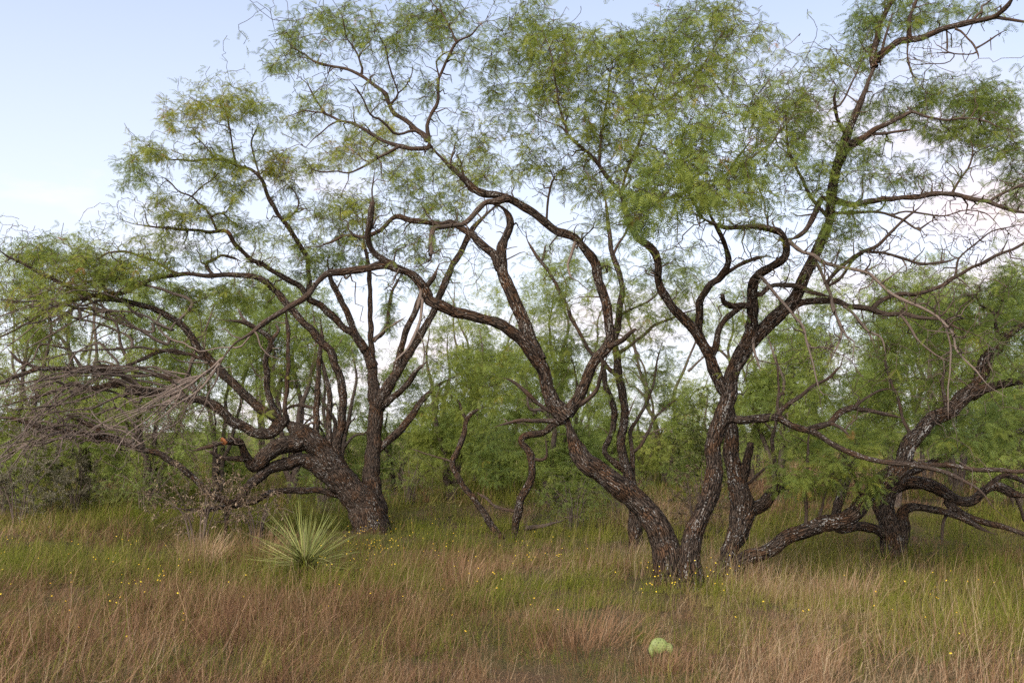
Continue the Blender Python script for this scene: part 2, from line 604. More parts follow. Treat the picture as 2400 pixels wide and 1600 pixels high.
# ------------------------------------------------------------------ trees
class Tree:
    def __init__(self, name, base, label, cat='tree', bark=None, leaf=None, seed=0, group=None, templates=None):
        self.base = np.asarray(base, float)
        self.root = thing(name, self.base, label, cat, group)
        self.rng = np.random.RandomState(seed)
        self.nodes, self.dirs, self.rads, self.pix = [], [], [], []
        self.bark, self.leafmat = bark or BARK, leaf or LEAF
        self.templates = templates or NEAR_LEAVES
        self.twigs, self.crown = Geo(), Geo()
        self._cache = None
        self.twk = 1.0          # twig stoutness

    def _nodes(self):
        if self._cache is None:
            self._cache = (np.concatenate(self.nodes), np.concatenate(self.dirs), np.concatenate(self.rads))
        return self._cache

    def _addn(self, c, r):
        self.nodes.append(c)
        self.dirs.append(norm(np.gradient(c, axis=0)))
        self.rads.append(r)
        self._cache = None

    def limb(self, spec, dy=0.0, Y0=None, name='limb', gry=0.0, wob=.04, lich=1.0, blunt=False, mat=None, end=None):
        """A limb traced as 'x,y,width' photo points; its depth runs from where it joins (or Y0) by dy, wandering."""
        rng = self.rng
        a = np.array([[float(t) for t in p.split(',')] for p in spec.split()])
        a[:, 2] *= np.interp(a[:, 2], [0, 12, 22, 60, 110], [.84, .80, .78, .86, .92])
        seg = np.concatenate([[0], np.cumsum(np.linalg.norm(np.diff(a[:, :2], axis=0), axis=1))])
        s = seg / seg[-1]
        start = None
        if Y0 is None:
            nd, dr, rd = self._nodes()
            px = project(nd)
            d = np.hypot(px[:, 0] - a[0, 0], px[:, 1] - a[0, 1]) - rd * 80
            k = int(np.argmin(d))
            Y0 = nd[k, 1]
            start = nd[k]
        L = seg[-1] * Y0 / F
        Y = Y0 + dy * s ** 1.2 + wob * L * np.sin(s * rng.uniform(4, 8) + rng.uniform(0, 6)) * s
        p, mpp = P(a[:, 0], a[:, 1], Y)
        r = a[:, 2] * mpp * .5
        rows = np.column_stack([p, r])
        if start is not None and np.linalg.norm(start - p[0]) > .01:
            rows = np.vstack([np.append(start, r[0]), rows])
        rmax = r.max()
        step = .03 if rmax > .05 else (.035 if rmax > .02 else .04)
        c = spline(rows, step)
        rad = np.clip(c[:, 3], .0016, None)
        c = c[:, :3].copy()
        n = len(c)
        sl = np.concatenate([[0], np.cumsum(np.linalg.norm(np.diff(c, axis=0), axis=1))])
        for k in range(3):                       # small crooks, as mesquite has
            c += (np.minimum(.16 * rad, .006) * np.sin(sl * rng.uniform(9, 26) + rng.uniform(0, 6)))[:, None] * norm(rng.normal(size=3)) * np.clip(sl / .15, 0, 1)[:, None]
        rad = rad * (1 + np.minimum(1, .025 / rad) * (.07 * np.sin(sl * 17 + rng.uniform(0, 6)) + .05 * np.sin(sl * 41 + rng.uniform(0, 6))))
        for ax_ in (np.array([.75, .3, .6]), np.array([-.55, .5, .7]), np.array([.2, .9, -.4])):      # angular elbows
            iv = max(.11, 6 * float(np.median(rad))) * rng.uniform(.8, 1.3)
            kx = np.arange(0, sl[-1] + 2 * iv, iv) + rng.uniform(-.3, .3, len(np.arange(0, sl[-1] + 2 * iv, iv))) * iv
            amp = np.minimum(.42 * rad + .003, .012) * np.clip(.04 / rad, .3, 1) * np.clip(sl / .2, 0, 1)
            c += (np.interp(sl, kx, rng.uniform(-1, 1, len(kx))) * amp)[:, None] * ax_
        sw = np.zeros(n)
        for _ in range(int(sl[-1] / .35) + 1):                                                    # knots and swellings
            sw += rng.uniform(.05, .22) * np.exp(-((sl - rng.uniform(0, sl[-1])) / (1.1 * np.median(rad) + .008)) ** 2)
        rad = rad * (1 + sw * np.minimum(1, .013 / rad))
        if not blunt:
            rad = rad * np.clip((sl[-1] - sl) / (.14 * sl[-1] + 1e-6), .4, 1)
        if start is not None:
            rad = rad * (1 + .35 * np.exp(-sl / (2.2 * rad[0] + .01)))
        sides = 26 if rmax > .09 else 18 if rmax > .045 else 12 if rmax > .02 else 8 if rmax > .008 else 6
        g = Geo()
        tube(g, c, rad, sides, rng, rough=.09 if rmax > .12 else .14 if rmax > .03 else .10, gry=gry, lich=lich, blunt=blunt)
        o = link(name, g.mesh(name, self.base, True), mat or self.bark, self.root)
        self._addn(c, rad)
        return o

    def stem3d(self, pts, r0, r1, name='limb', gry=0.0, lich=.6, crook=1.0):
        """A limb through world points, tapering."""
        rng = self.rng
        pts = np.asarray(pts, float)
        c = spline(pts, .06)
        n = len(c)
        t = np.linspace(0, 1, n)
        rad = r0 * (1 - t) ** .8 + r1
        sl = t * n * .06
        for k in range(3):
            c = c + crook * (np.clip(sl, 0, .5) * .05 * np.sin(sl * rng.uniform(3, 9) + rng.uniform(0, 6)))[:, None] * norm(rng.normal(size=3))
        g = Geo()
        tube(g, c, rad, 10 if r0 > .03 else 7, rng, rough=.13, gry=gry, lich=lich)
        link(name, g.mesh(name, self.base, True), self.bark, self.root)
        self._addn(c, rad)

    def grow(self, targets, tints, leaves=8.0, scale=1.0, gry=0.0, leaf_len=.38, droop=.0, rmax=.014, crook=1.0):
        """Grow crooked twigs from the nearest wood to each target point and hang leaves on their ends."""
        rng = self.rng
        targets = np.asarray(targets)
        nd, dr, rd = self._nodes()
        d0 = np.full(len(targets), 9e9)
        for k in range(0, len(nd), 3):
            pass
        best = np.array([np.min(((nd - t) ** 2).sum(1)) for t in targets])
        order = np.argsort(best)
        nd, dr, rd = list(nd[::2]), list(dr[::2]), list(rd[::2])
        N = np.array(nd); D = np.array(dr); RR = np.array(rd)
        cap = len(N) + len(targets) * 14
        NB = np.zeros((cap, 3)); DB = np.zeros((cap, 3)); RB = np.zeros(cap)
        k = len(N)
        NB[:k], DB[:k], RB[:k] = N, D, RR
        lp, la, ls, lt = [], [], [], []
        for i in order:
            T = targets[i]
            df = T - NB[:k]
            dist = np.sqrt((df ** 2).sum(1)) + 1e-6
            back = -(df * DB[:k]).sum(1) / dist          # prefer branching forward
            j = int(np.argmin(dist * (1 + .35 * np.clip(back, -.5, 1))))
            L = dist[j]
            if L < .03:
                continue
            p0 = NB[j]
            to = df[j] / L
            d0 = norm(DB[j] * rng.uniform(.3, .9) + to + rng.normal(0, .25, 3))
            p1 = p0 + d0 * L * .38
            p2 = T - norm(to + np.array([0, 0, rng.uniform(-.2, .7)]) + rng.normal(0, .3, 3)) * L * .3
            n = int(np.clip(L / .055, 3, 14))
            t = np.linspace(0, 1, n + 1)[:, None]
            c = (1 - t) ** 3 * p0 + 3 * (1 - t) ** 2 * t * p1 + 3 * (1 - t) * t * t * p2 + t ** 3 * T
            zig = rng.normal(0, 1, (n + 1, 3)) * min(.010 + .028 * L, .026) * crook
            zig[0] = 0
            c = c + zig
            r0 = min(RB[j] * .75, (.0040 + .013 * L) * self.twk, rmax * self.twk)
            r0 = max(r0, .0022)
            rr = r0 + (.0021 * self.twk - r0) * t[:, 0]
            twig_tube(self.twigs, c, rr, 5 if r0 > .006 else 4 if r0 > .0035 else 3, rng, gry)
            a, b_ = k, k + n
            if b_ < cap:
                NB[a:b_] = c[1:]
                DB[a:b_] = norm(np.diff(c, axis=0))
                RB[a:b_] = rr[1:]
                k = b_
            nl = rng.poisson(leaves * min(1.6, max(.6, L / .3)))
            if nl > 0:
                s0 = max(0.0, 1 - leaf_len / L)
                ss = 1 - (1 - s0) * rng.uniform(0, 1, nl) ** 1.15
                f = ss * n
                a_ = np.clip(f.astype(int), 0, n - 1)
                w = (f - a_)[:, None]
                pp = c[a_] * (1 - w) + c[a_ + 1] * w
                tg = norm(c[a_ + 1] - c[a_])
                ax = norm(rng.normal(0, 1, (nl, 3)) * np.array([1, 1, .6]) + tg * .55 + np.array([0, 0, -.25 - droop]))
                lp.append(pp); la.append(ax)
                ls.append(scale * rng.uniform(.7, 1.25, nl))
                lt.append(np.clip(tints[i] + rng.normal(0, .11, nl) + (rng.uniform(0, 1, nl) > .985) * .5, 0, 1))
        if lp:
            place_leaves(self.crown, np.concatenate(lp), np.concatenate(la), np.concatenate(ls), np.concatenate(lt), self.templates, rng)

    def blobs(self, rows, leaves=8.0, scale=1.0, gry=0.0, density=1.0, spread=1.22, **kw):
        """Leaf masses given as photo ellipses at a depth: (x, y, rx, ry, depth, depth spread, count, tint)."""
        rng = self.rng
        T, C = [], []
        for (x, y, rx, ry, Y, sd, n, tint) in rows:
            n = max(2, int(n * density))
            d = norm(rng.normal(size=(n, 3))) * rng.uniform(0, 1, (n, 1)) ** .5
            p, _ = P(x + d[:, 0] * rx * spread, y + d[:, 1] * ry * spread, Y + d[:, 2] * sd * 1.5)
            p[:, 2] = np.maximum(p[:, 2], .25)
            T.append(p)
            C.append(np.clip(tint + rng.normal(0, .06, n), 0, 1))
        self.grow(np.concatenate(T), np.concatenate(C), leaves, scale, gry, **kw)

    def sprout(self, n, reach=(.15, .5), rlim=.02, leaves=2.0, tint=.4, scale=1.0, gry=.2, zmin=1.2, box=None, rise=.5, rmax=.007):
        """Extra twigs all along the thinner wood."""
        rng = self.rng
        nd, dr, rd = self._nodes()
        ok = np.where((rd < rlim) & (nd[:, 2] > zmin))[0]
        if box is not None:
            px = project(nd[ok])
            ok = ok[(px[:, 0] > box[0]) & (px[:, 0] < box[2]) & (px[:, 1] > box[1]) & (px[:, 1] < box[3])]
        k = rng.choice(ok, n)
        L = rng.uniform(reach[0], reach[1], (n, 1))
        d = norm(norm(rng.normal(size=(n, 3))) + dr[k] * .7 + np.array([0, 0, rise]))
        self.grow(nd[k] + d * L, np.clip(rng.normal(tint, .1, n), 0, 1), leaves, scale, gry, rmax=rmax)

    def finish(self):
        if self.twigs.n:
            link('twigs', self.twigs.mesh('twigs', self.base, True), self.bark, self.root, kind='stuff')
        if self.crown.n:
            link('crown', self.crown.mesh('crown', self.base, False), self.leafmat, self.root)


def project(p):
    p = np.asarray(p, float)
    d = p - np.array([0, 0, EYE])
    fw = d[..., 1] * CP + d[..., 2] * SP
    up = -d[..., 1] * SP + d[..., 2] * CP
    return np.stack([1200 + F * d[..., 0] / fw, 800 - F * up / fw], -1)


# ---- the tree in the middle: a V of two trunks from one base ----------------------------------------------
T1Y = 8.0
t1 = Tree('mesquite_tree', ground_at(1592, T1Y), 'large mesquite whose two dark lichen-flecked trunks fork in a wide V near the middle', seed=11, group='old mesquites of the grove')
t1.limb('1582,1500,130 1578,1430,104 1573,1385,90 1568,1330,82 1560,1284,74 1545,1241,67 1519,1202,61 1486,1169,60 1458,1146,59 1430,1123,58 1400,1103,57 1373,1083,54 1356,1060,50 1345,1037,46 1338,1018,46 1331,992,48 1322,970,46', Y0=T1Y, dy=.1, name='trunk')
t1.limb('1612,1490,110 1616,1420,84 1617,1370,72 1617,1330,64 1619,1290,57 1626,1251,52 1638,1220,50 1650,1190,50 1662,1160,52 1670,1134,52 1673,1108,48 1672,1083,46 1668,1055,44 1671,1032,44 1680,1005,48 1690,982,50 1700,955,46 1710,925,44 1714,889,41 1722,865,40 1733,843,41 1746,820,42 1762,800,41 1789,773,38 1824,741,38 1855,712,36 1870,689,33 1886,648,32 1911,597,30 1932,551,28 1945,515,27 1948,480,28 1952,434,28 1960,395,28 1978,352,29 1993,296,26 2008,255,26 2025,215,25 2049,158,25 2058,132,20', Y0=T1Y - .05, dy=-.25, name='trunk')
# left side
t1.limb('1326,978,48 1312,962,44 1299,945,41 1286,915,39 1277,879,38 1262,850,37 1248,828,36 1230,805,35 1210,784,34 1176,764,32 1131,745,30 1090,736,30 1060,731,30 1035,720,30 1008,706,31 1000,690,31 988,668,28 970,652,26 952,640,24 925,627,24 900,621,23 865,628,22 814,638,20 768,640,18 750,655,16 727,684,15 704,705,15 653,735,15 607,766,14 570,790,13 541,810,13 520,840,11 510,860,10', dy=-1.0)
t1.limb('512,855,9 495,880,8 474,904,7 445,928,6 418,945,5.5 390,968,5 357,991,4 320,1010,3', dy=-.3, gry=.7)
t1.limb('520,838,7 500,860,6 470,880,6 440,905,5 400,925,4 370,935,3', dy=-.2, gry=.7)
t1.limb('512,860,6 508,890,5 490,920,5 478,950,4 462,980,3 452,1005,2.5', dy=.1, gry=.7)
t1.limb('474,904,5 440,950,4 420,985,4 380,1010,3.5 330,1040,3 290,1060,2.5', dy=.2, gry=.7)
t1.limb('418,945,4 360,950,4 300,965,3 250,985,3 215,1010,2.5', dy=-.3, gry=.7)
t1.limb('330,1040,3 290,1010,3 250,1000,3 215,965,2.5 212,945,2', dy=.1, gry=.7)
t1.limb('600,770,6 575,800,5 560,812,5 520,815,4 470,822,4 455,815,3', dy=.1, gry=.7)
t1.limb('1262,845,38 1243,800,37 1228,760,36 1212,719,36 1200,690,34 1190,668,34 1176,640,32 1172,615,30 1176,587,27 1185,556,25 1194,530,24 1196,512,24 1188,495,22 1176,484,20 1160,478,18', dy=.15)
t1.limb('1172,627,26 1158,597,24 1138,580,23 1120,566,22 1100,546,20 1080,533,19 1059,525,18 1020,522,18 988,520,18 955,514,17 932,508,16 914,518,13 900,532,12 885,546,12 855,556,10 814,553,8 780,566,7 748,578,6 715,580,5', dy=.5)
t1.limb('1323,975,34 1335,962,32 1348,945,31 1358,920,30 1368,894,30 1378,870,30 1391,848,30 1408,830,29 1424,812,28 1432,790,28 1428,765,28 1424,741,28 1419,710,28 1414,685,28 1407,655,28 1401,630,28 1392,608,28 1376,590,27 1362,572,25 1348,556,24 1325,545,24 1302,536,24 1275,518,24 1251,500,23 1225,482,22 1197,464,22 1165,459,21 1140,460,21 1118,452,20 1103,436,19 1085,415,18 1066,398,18 1049,383,18 1030,366,18 1014,350,18 1003,330,16', dy=-.1)
t1.limb('1190,464,17 1165,472,17 1140,476,17 1118,492,16 1103,510,15 1086,526,15 1060,530,14 1028,534,14 1016,545,14 1010,565,15 1014,590,17 1011,612,15', dy=-.5, gry=.15)
t1.limb('1003,330,15 990,314,14 977,306,14 950,286,13 926,265,13 912,242,12 901,219,12 880,202,11 845,179,9 820,165,8 794,158,8 760,150,7 733,143,6 715,130,5 697,117,5 680,103,4 666,92,3.5 640,92,3', dy=.3)
t1.limb('845,179,6 850,165,6 845,148,6 838,125,5 825,108,5 812,90,4 806,60,3.5 800,30,3', dy=-.2)
t1.limb('916,243,7 928,230,6 932,215,5 924,190,5 916,168,5 908,140,4 906,117,4 892,90,3 885,70,3', dy=-.3)
t1.limb('932,219,4 950,205,4 958,190,3.5 965,170,3 966,150,2.5', dy=.1)
t1.limb('1005,325,11 1001,300,11 1004,280,11 1010,262,11 1022,248,10 1028,230,9 1028,205,9 1030,182,9 1040,160,8 1055,130,8 1064,108,8 1076,95,7 1092,88,6 1105,80,6 1120,62,5 1141,48,4', dy=-.2)
t1.limb('1069,99,6 1060,75,5 1049,56,5 1040,40,4 1030,25,4 1012,5,3 1005,-15,3', dy=.3)
t1.limb('1030,182,5 1024,160,5 1022,145,5 1040,128,4 1060,118,4', dy=-.1)
t1.limb('1003,347,14 980,346,13 957,347,12 932,342,12 915,337,11 895,330,10 865,309,10 845,297,9 824,288,9 799,283,8 780,272,7 763,265,6 745,240,5 733,219,5 722,200,4 712,189,4 690,170,3', dy=.1)
t1.limb('799,283,5 775,292,5 760,305,4 740,322,4 728,335,3', dy=-.1)
t1.limb('763,265,5 735,262,4 712,258,4 690,268,3 670,275,3', dy=.2)
t1.limb('935,343,9 906,360,8 875,376,7 845,393,6 814,406,5 790,402,4 753,403,4 730,396,3 712,393,3', dy=-.3)
t1.limb('977,306,8 960,308,8 940,314,8 924,310,7 903,292,7 890,280,6 870,273,6 858,250,5 850,230,5 835,205,4 819,189,4', dy=-.4)
t1.limb('926,622,16 905,610,16 886,597,16 873,580,17 864,558,18 866,535,18 869,510,18 872,490,16 875,474,13', dy=-.3, blunt=True)
t1.limb('875,474,5 872,450,5 876,425,4 880,400,3', dy=-.05)
t1.limb('1424,815,16 1450,800,15 1470,785,13 1490,772,9', dy=-.3, blunt=True)
t1.limb('1352,950,14 1375,935,13 1398,912,12 1408,885,12 1412,850,11 1405,830,10', dy=-.3)
t1.limb('1322,990,16 1300,988,14 1270,985,13 1240,987,12 1215,985,10 1190,992,8 1160,1000,6', dy=-.3)
t1.limb('1312,968,12 1290,962,12 1262,945,12 1235,920,12 1205,895,9 1180,885,6', dy=-.2)
t1.limb('988,668,10 985,690,9 978,710,10 975,725,8', dy=-.1, gry=.5)
t1.limb('990,700,9 985,740,9 978,770,9 965,800,8 940,830,6 915,855,4', dy=-.3, gry=.7)
t1.limb('978,770,5 990,800,5 995,830,4 990,880,3', dy=.1, gry=.7)
t1.limb('1350,560,9 1340,590,8 1330,620,7 1338,650,5', dy=-.2, gry=.8, blunt=True)
t1.limb('1280,522,7 1284,480,7 1288,440,6 1300,415,5 1315,400,4', dy=-.1)
t1.limb('1110,450,10 1092,430,8 1085,400,6 1080,380,4', dy=.2)
# right side
t1.limb('1696,915,34 1688,895,34 1669,863,34 1660,838,33 1649,812,32 1640,790,32 1626,768,30 1608,751,28 1590,735,27 1572,715,25 1557,689,24 1548,668,24 1541,645,24 1539,620,24 1534,600,24 1520,580,22 1502,562,21 1488,545,20 1476,522,17 1466,500,16 1455,459,14 1444,440,13 1430,424,12 1404,388,11 1379,362,10 1360,345,9 1345,330,9 1330,312,8 1318,297,8 1295,290,7 1270,280,6 1250,262,5', dy=-.8)
t1.limb('1636,780,22 1638,745,22 1639,714,22 1645,700,22 1659,679,22 1672,660,20 1690,643,20 1706,620,18 1708,600,17 1700,575,15 1688,550,13 1675,525,11 1662,500,9 1655,470,8', dy=-.7)
t1.limb('1695,645,12 1730,622,11 1761,612,11 1800,600,10', dy=.2)
t1.limb('1664,850,18 1671,825,18 1680,787,18 1686,768,18 1696,750,18 1710,735,17 1735,722,15 1752,716,14', dy=.2)
t1.limb('1754,808,34 1760,780,33 1764,750,31 1766,714,30 1765,690,28 1770,660,26 1782,642,25 1800,629,24 1825,614,22 1840,600,22 1845,580,22 1840,558,20 1826,545,19 1808,540,18 1771,530,16 1735,530,14 1700,532,12 1670,522,11 1644,510,10 1615,495,8', dy=-1.0)
t1.limb('1766,719,18 1740,716,17 1715,718,17 1698,712,16 1694,695,13', dy=-.3, blunt=True)
t1.limb('1784,690,14 1800,676,14 1819,668,14 1855,667,14 1886,678,14 1915,688,14 1947,696,14', dy=-.1)
t1.limb('1850,722,22 1876,710,20 1906,705,18 1930,703,18 1955,706,18 1988,720,17 2010,725,17 2034,725,16 2060,732,15 2080,736,15 2110,735,13 2136,738,12 2175,745,10 2212,752,8 2250,770,6 2300,790,4', dy=-.7)
t1.limb('2045,722,14 2065,705,14 2090,694,13 2115,690,13 2141,689,12 2180,680,12 2212,668,12 2226,655,11 2240,645,11 2279,628,10 2305,615,9 2330,602,9 2365,590,8 2400,571,8 2450,550,7', dy=.2)
t1.limb('2240,646,7 2244,610,6 2262,590,5 2300,560,5 2330,540,4 2390,528,3', dy=.1)
t1.limb('1850,566,12 1880,590,11 1905,598,11 1925,612,11 1960,622,10 2010,632,10 2040,640,9 2060,660,9 2080,680,9 2110,700,9 2150,716,9 2190,735,8 2215,760,7 2235,790,7 2240,820,6 2262,845,5 2290,870,5 2320,905,4 2360,930,3', dy=-1.2, gry=.6)
t1.limb('1910,612,10 1925,640,9 1938,672,9 1948,695,8 1952,725,8 1968,750,7 1975,775,6 1990,800,4', dy=-.4, gry=.6)
t1.limb('1952,712,8 1960,740,8 1972,775,7 1962,810,6 1950,840,4', dy=-.3, gry=.6)
t1.limb('1958,735,6 1970,760,6 1985,790,5 2003,800,4 1998,840,3', dy=-.2, gry=.6)
t1.limb('1772,640,10 1790,655,10 1805,672,10 1825,700,9 1850,725,9 1870,750,8 1885,775,7 1892,810,6 1905,850,5 1920,915,4 1945,925,3 1980,932,2.5', dy=-.9, gry=.6)
t1.limb('1888,790,5 1900,815,5 1935,815,4 1955,820,4', dy=-.1, gry=.6)
t1.limb('1778,780,10 1765,800,9 1772,830,7 1782,868,4', dy=-.4, gry=.7)
t1.limb('1975,715,9 2000,735,8 2030,770,7 2065,790,6 2076,830,4', dy=-.3, gry=.6)
t1.limb('2110,735,8 2135,770,7 2155,800,6 2190,830,5 2230,850,4', dy=-.2, gry=.4)
t1.limb('2212,752,6 2225,800,5 2228,850,5 2222,900,4 2222,980,3', dy=-.2, gry=.6)
t1.limb('1927,464,15 1916,482,16 1906,500,16 1897,522,16 1886,541,15 1868,556,14 1850,566,14', dy=-.1)
t1.limb('1985,345,22 1998,337,22 2015,327,20 2034,316,18 2050,305,17 2069,296,16 2090,284,14 2110,273,12 2136,260,9 2165,270,8 2192,276,7 2225,280,6 2253,276,6 2285,278,5 2314,286,5 2340,298,4 2370,303,4', dy=-.4)
t1.limb('2044,314,10 2062,313,9 2080,312,8 2110,310,7 2136,305,5', dy=-.1)
t1.limb('1988,325,13 1976,302,12 1966,286,11 1961,268,10 1958,250,9 1957,224,8 1962,204,6', dy=-.3)
t1.limb('1964,252,6 1978,232,6 1990,205,5 2008,170,4 2018,145,3', dy=-.1)
t1.limb('1958,470,20 1985,478,18 2008,480,17 2035,474,16 2059,469,16 2085,467,15 2110,464,15 2135,460,15 2161,457,15 2190,453,15 2212,452,14 2240,456,14 2263,462,13 2290,468,13 2314,472,12 2340,484,12 2365,492,11 2400,496,11 2450,500,10', dy=-.5)
t1.limb('2322,470,9 2345,456,8 2370,442,8 2400,434,7 2440,424,6', dy=.2)
t1.limb('2230,455,7 2250,420,6 2270,395,6 2280,360,5 2275,330,4', dy=-.1)
t1.limb('1955,500,10 1990,498,9 2034,497,8 2065,498,8 2090,505,7 2120,520,6 2151,536,6 2180,520,5 2207,510,4', dy=-.4)
t1.limb('2090,505,6 2120,495,6 2160,500,6 2210,505,5 2260,495,4 2310,500,3 2350,540,3', dy=-.3)
t1.limb('1940,660,10 1965,630,12 1990,610,12 2020,590,12 2050,580,10 2075,560,9 2110,520,8 2150,490,6 2170,470,5', dy=-.4)
t1.limb('2030,590,8 2070,592,8 2110,605,8 2160,620,8 2210,615,7 2250,600,5', dy=.1)
t1.limb('1935,672,8 1960,660,9 1978,640,8 2000,610,8 2030,590,7', dy=-.1)
t1.limb('2050,158,19 2046,140,18 2052,110,17 2059,66,16 2070,35,15 2085,5,14 2105,-40,12', dy=.3)
t1.limb('2052,142,20 2064,128,20 2080,117,20 2110,99,20 2130,95,19 2151,92,18 2185,78,17 2212,66,17 2240,60,16 2268,54,16 2300,46,15 2330,36,14 2350,22,14 2366,6,14 2385,-30,12', dy=-.6)
t1.limb('2330,40,9 2360,46,9 2400,51,8 2440,52,7', dy=-.2)
t1.limb('2131,92,13 2130,65,12 2132,41,11 2140,20,10 2150,-10,9', dy=-.1)
t1.limb('2065,128,8 2072,100,8 2080,70,7 2092,30,6', dy=.1)
t1.limb('2236,66,6 2255,76,6 2266,90,6 2285,110,6 2292,128,5 2294,138,4', dy=-.2)
t1.limb('2290,112,5 2320,95,5 2340,80,4 2360,70,3', dy=-.1)
t1.limb('2288,125,4 2265,128,4 2240,126,4 2222,122,4 2200,124,3 2180,126,3', dy=-.1)
t1.limb('2218,68,5 2220,95,5 2219,122,4', dy=0)
t1.limb('2240,127,3 2225,145,3 2205,150,3 2170,150,3 2140,150,3 2125,140,3', dy=.1)
t1.limb('2128,97,5 2127,125,5 2132,160,5 2140,178,4 2158,190,3', dy=-.1)
# low limb reaching right across the other trees
t1.limb('1692,985,30 1712,981,26 1741,983,24 1765,982,24 1787,981,24 1806,974,24 1824,972,24 1840,985,22 1858,997,20 1886,1006,20 1916,1016,18 1957,1042,17 1985,1056,16 2008,1065,16 2045,1076,16 2085,1083,16 2125,1088,16 2161,1094,15 2195,1100,13 2220,1108,11 2263,1129,9 2289,1144,7 2306,1160,6 2324,1185,5 2345,1205,4 2368,1222,3', dy=-.5, lich=1.5)
t1.limb('1895,1008,18 1920,998,18 1947,991,18 1960,978,18 1972,965,18 1988,958,16 2003,955,15 2022,960,14 2044,965,13 2070,970,10 2095,973,8 2130,985,5', dy=.2, lich=1.4)
t1.limb('2003,952,9 2022,937,8 2044,924,7 2065,913,6 2092,909,4', dy=.1)
t1.limb('1945,992,10 1962,997,9 1975,1005,8 1990,1022,4', dy=-.2)
t1.limb('1826,966,14 1846,950,13 1870,935,12 1890,918,11 1906,904,11 1937,889,9 1952,876,8 1963,862,6', dy=-.2, blunt=True)
t1.limb('1824,965,9 1822,940,8 1826,915,7 1822,870,6 1818,828,4', dy=.1)
t1.limb('1826,925,7 1838,922,7', dy=0, blunt=True)
# foreground sprays that reach towards the camera
t1.limb('1644,510,10 1625,470,10 1610,440,9 1600,400,8 1595,360,7 1600,320,6 1620,280,5', dy=-1.5)
t1.limb('1625,470,8 1660,440,8 1700,410,7 1730,370,6 1760,330,5', dy=-.6)
t1.limb('1610,450,7 1580,460,6 1550,470,6 1520,490,5', dy=-.5)
t1.limb('1455,459,9 1470,400,8 1500,330,8 1520,260,7 1540,200,6 1560,140,5', dy=-.2)
t1.limb('1404,388,8 1410,320,7 1420,250,6 1430,180,5 1440,130,4', dy=.1)
t1.limb('1330,312,7 1310,240,6 1300,180,5 1290,120,4 1270,70,3', dy=.1)
t1.limb('1520,260,6 1570,230,6 1620,190,6 1650,150,5 1680,100,4 1720,40,3', dy=.3)
t1.limb('1700,410,6 1760,370,6 1810,330,5 1850,280,4 1890,210,3', dy=1.0)
t1.limb('1945,515,12 1900,460,9 1870,400,8 1850,350,7 1845,300,6 1838,240,4', dy=-.3)
for k_ in range(18):       # the drooping grey fan at the end of the long left limb
    r_ = t1.rng
    x0, y0 = r_.uniform(400, 520), 0
    y0 = 850 + (520 - x0) * .75
    x1, y1 = x0 - r_.uniform(60, 230), y0 + r_.uniform(60, 170)
    w0 = r_.uniform(3, 5.5)
    pts_ = []
    for j_ in range(5):
        f_ = j_ / 4
        pts_.append('%.0f,%.0f,%.1f' % (x0 + (x1 - x0) * f_ + r_.uniform(-7, 7) * (j_ > 0), y0 + (y1 - y0) * f_ ** 1.2 + r_.uniform(-8, 8) * (j_ > 0), w0 * (1 - .6 * f_)))
    t1.limb(' '.join(pts_), dy=r_.uniform(-.6, .3), gry=r_.uniform(.6, 1), lich=.3)
LEFT_TOP = [
    (790, 45, 105, 50, 8.3, .3, 44, .42), (690, 112, 60, 45, 8.3, .3, 17, .4), (650, 150, 35, 28, 8.3, .2, 8, .5), (915, 90, 75, 80, 8.2, .3, 26, .4),
    (1040, 60, 95, 60, 8.3, .3, 38, .4), (990, 15, 80, 35, 8.3, .3, 16, .4), (860, 230, 80, 45, 8.3, .3, 9, .5), (735, 250, 60, 45, 8.3, .3, 8, .5),
    (1000, 210, 40, 60, 8.3, .3, 8, .45), (700, 290, 50, 40, 8.2, .3, 7, .55)]
CENTRE = [
    (1180, 225, 85, 90, 8.2, .4, 52, .34), (1150, 130, 75, 55, 8.2, .3, 30, .4), (1250, 70, 85, 75, 8.0, .4, 62, .34), (1320, 125, 85, 70, 7.6, .4, 66, .45),
    (1290, 210, 90, 60, 7.6, .4, 56, .4), (1385, 220, 70, 60, 7.4, .4, 36, .3), (1440, 120, 75, 60, 7.3, .4, 54, .4), (1530, 105, 85, 60, 7.2, .4, 58, .34),
    (1600, 60, 70, 60, 7.2, .4, 44, .3), (1700, 60, 85, 75, 7.8, .4, 54, .5), (1785, 85, 40, 55, 7.9, .3, 16, .5), (1650, 170, 95, 70, 7.1, .4, 62, .4),
    (1500, 220, 100, 55, 6.9, .4, 62, .42), (1390, 300, 80, 40, 7.4, .4, 26, .4), (1820, 230, 85, 60, 7.6, .4, 54, .35), (1855, 330, 65, 70, 7.6, .4, 42, .3),
    (1905, 260, 60, 75, 7.9, .4, 36, .4), (1980, 145, 95, 55, 8.1, .4, 48, .4), (1120, 330, 85, 50, 8.3, .4, 22, .58), (1250, 365, 95, 60, 8.0, .4, 36, .5),
    (1380, 425, 85, 60, 7.8, .4, 30, .45), (1460, 350, 90, 70, 7.5, .4, 42, .5), (1430, 490, 70, 45, 7.8, .3, 14, .45), (1560, 620, 70, 60, 8.3, .4, 14, .3),
    (1760, 500, 70, 45, 7.4, .3, 18, .35), (1920, 420, 45, 60, 7.5, .3, 24, .3), (1950, 560, 35, 60, 7.5, .3, 18, .3)]
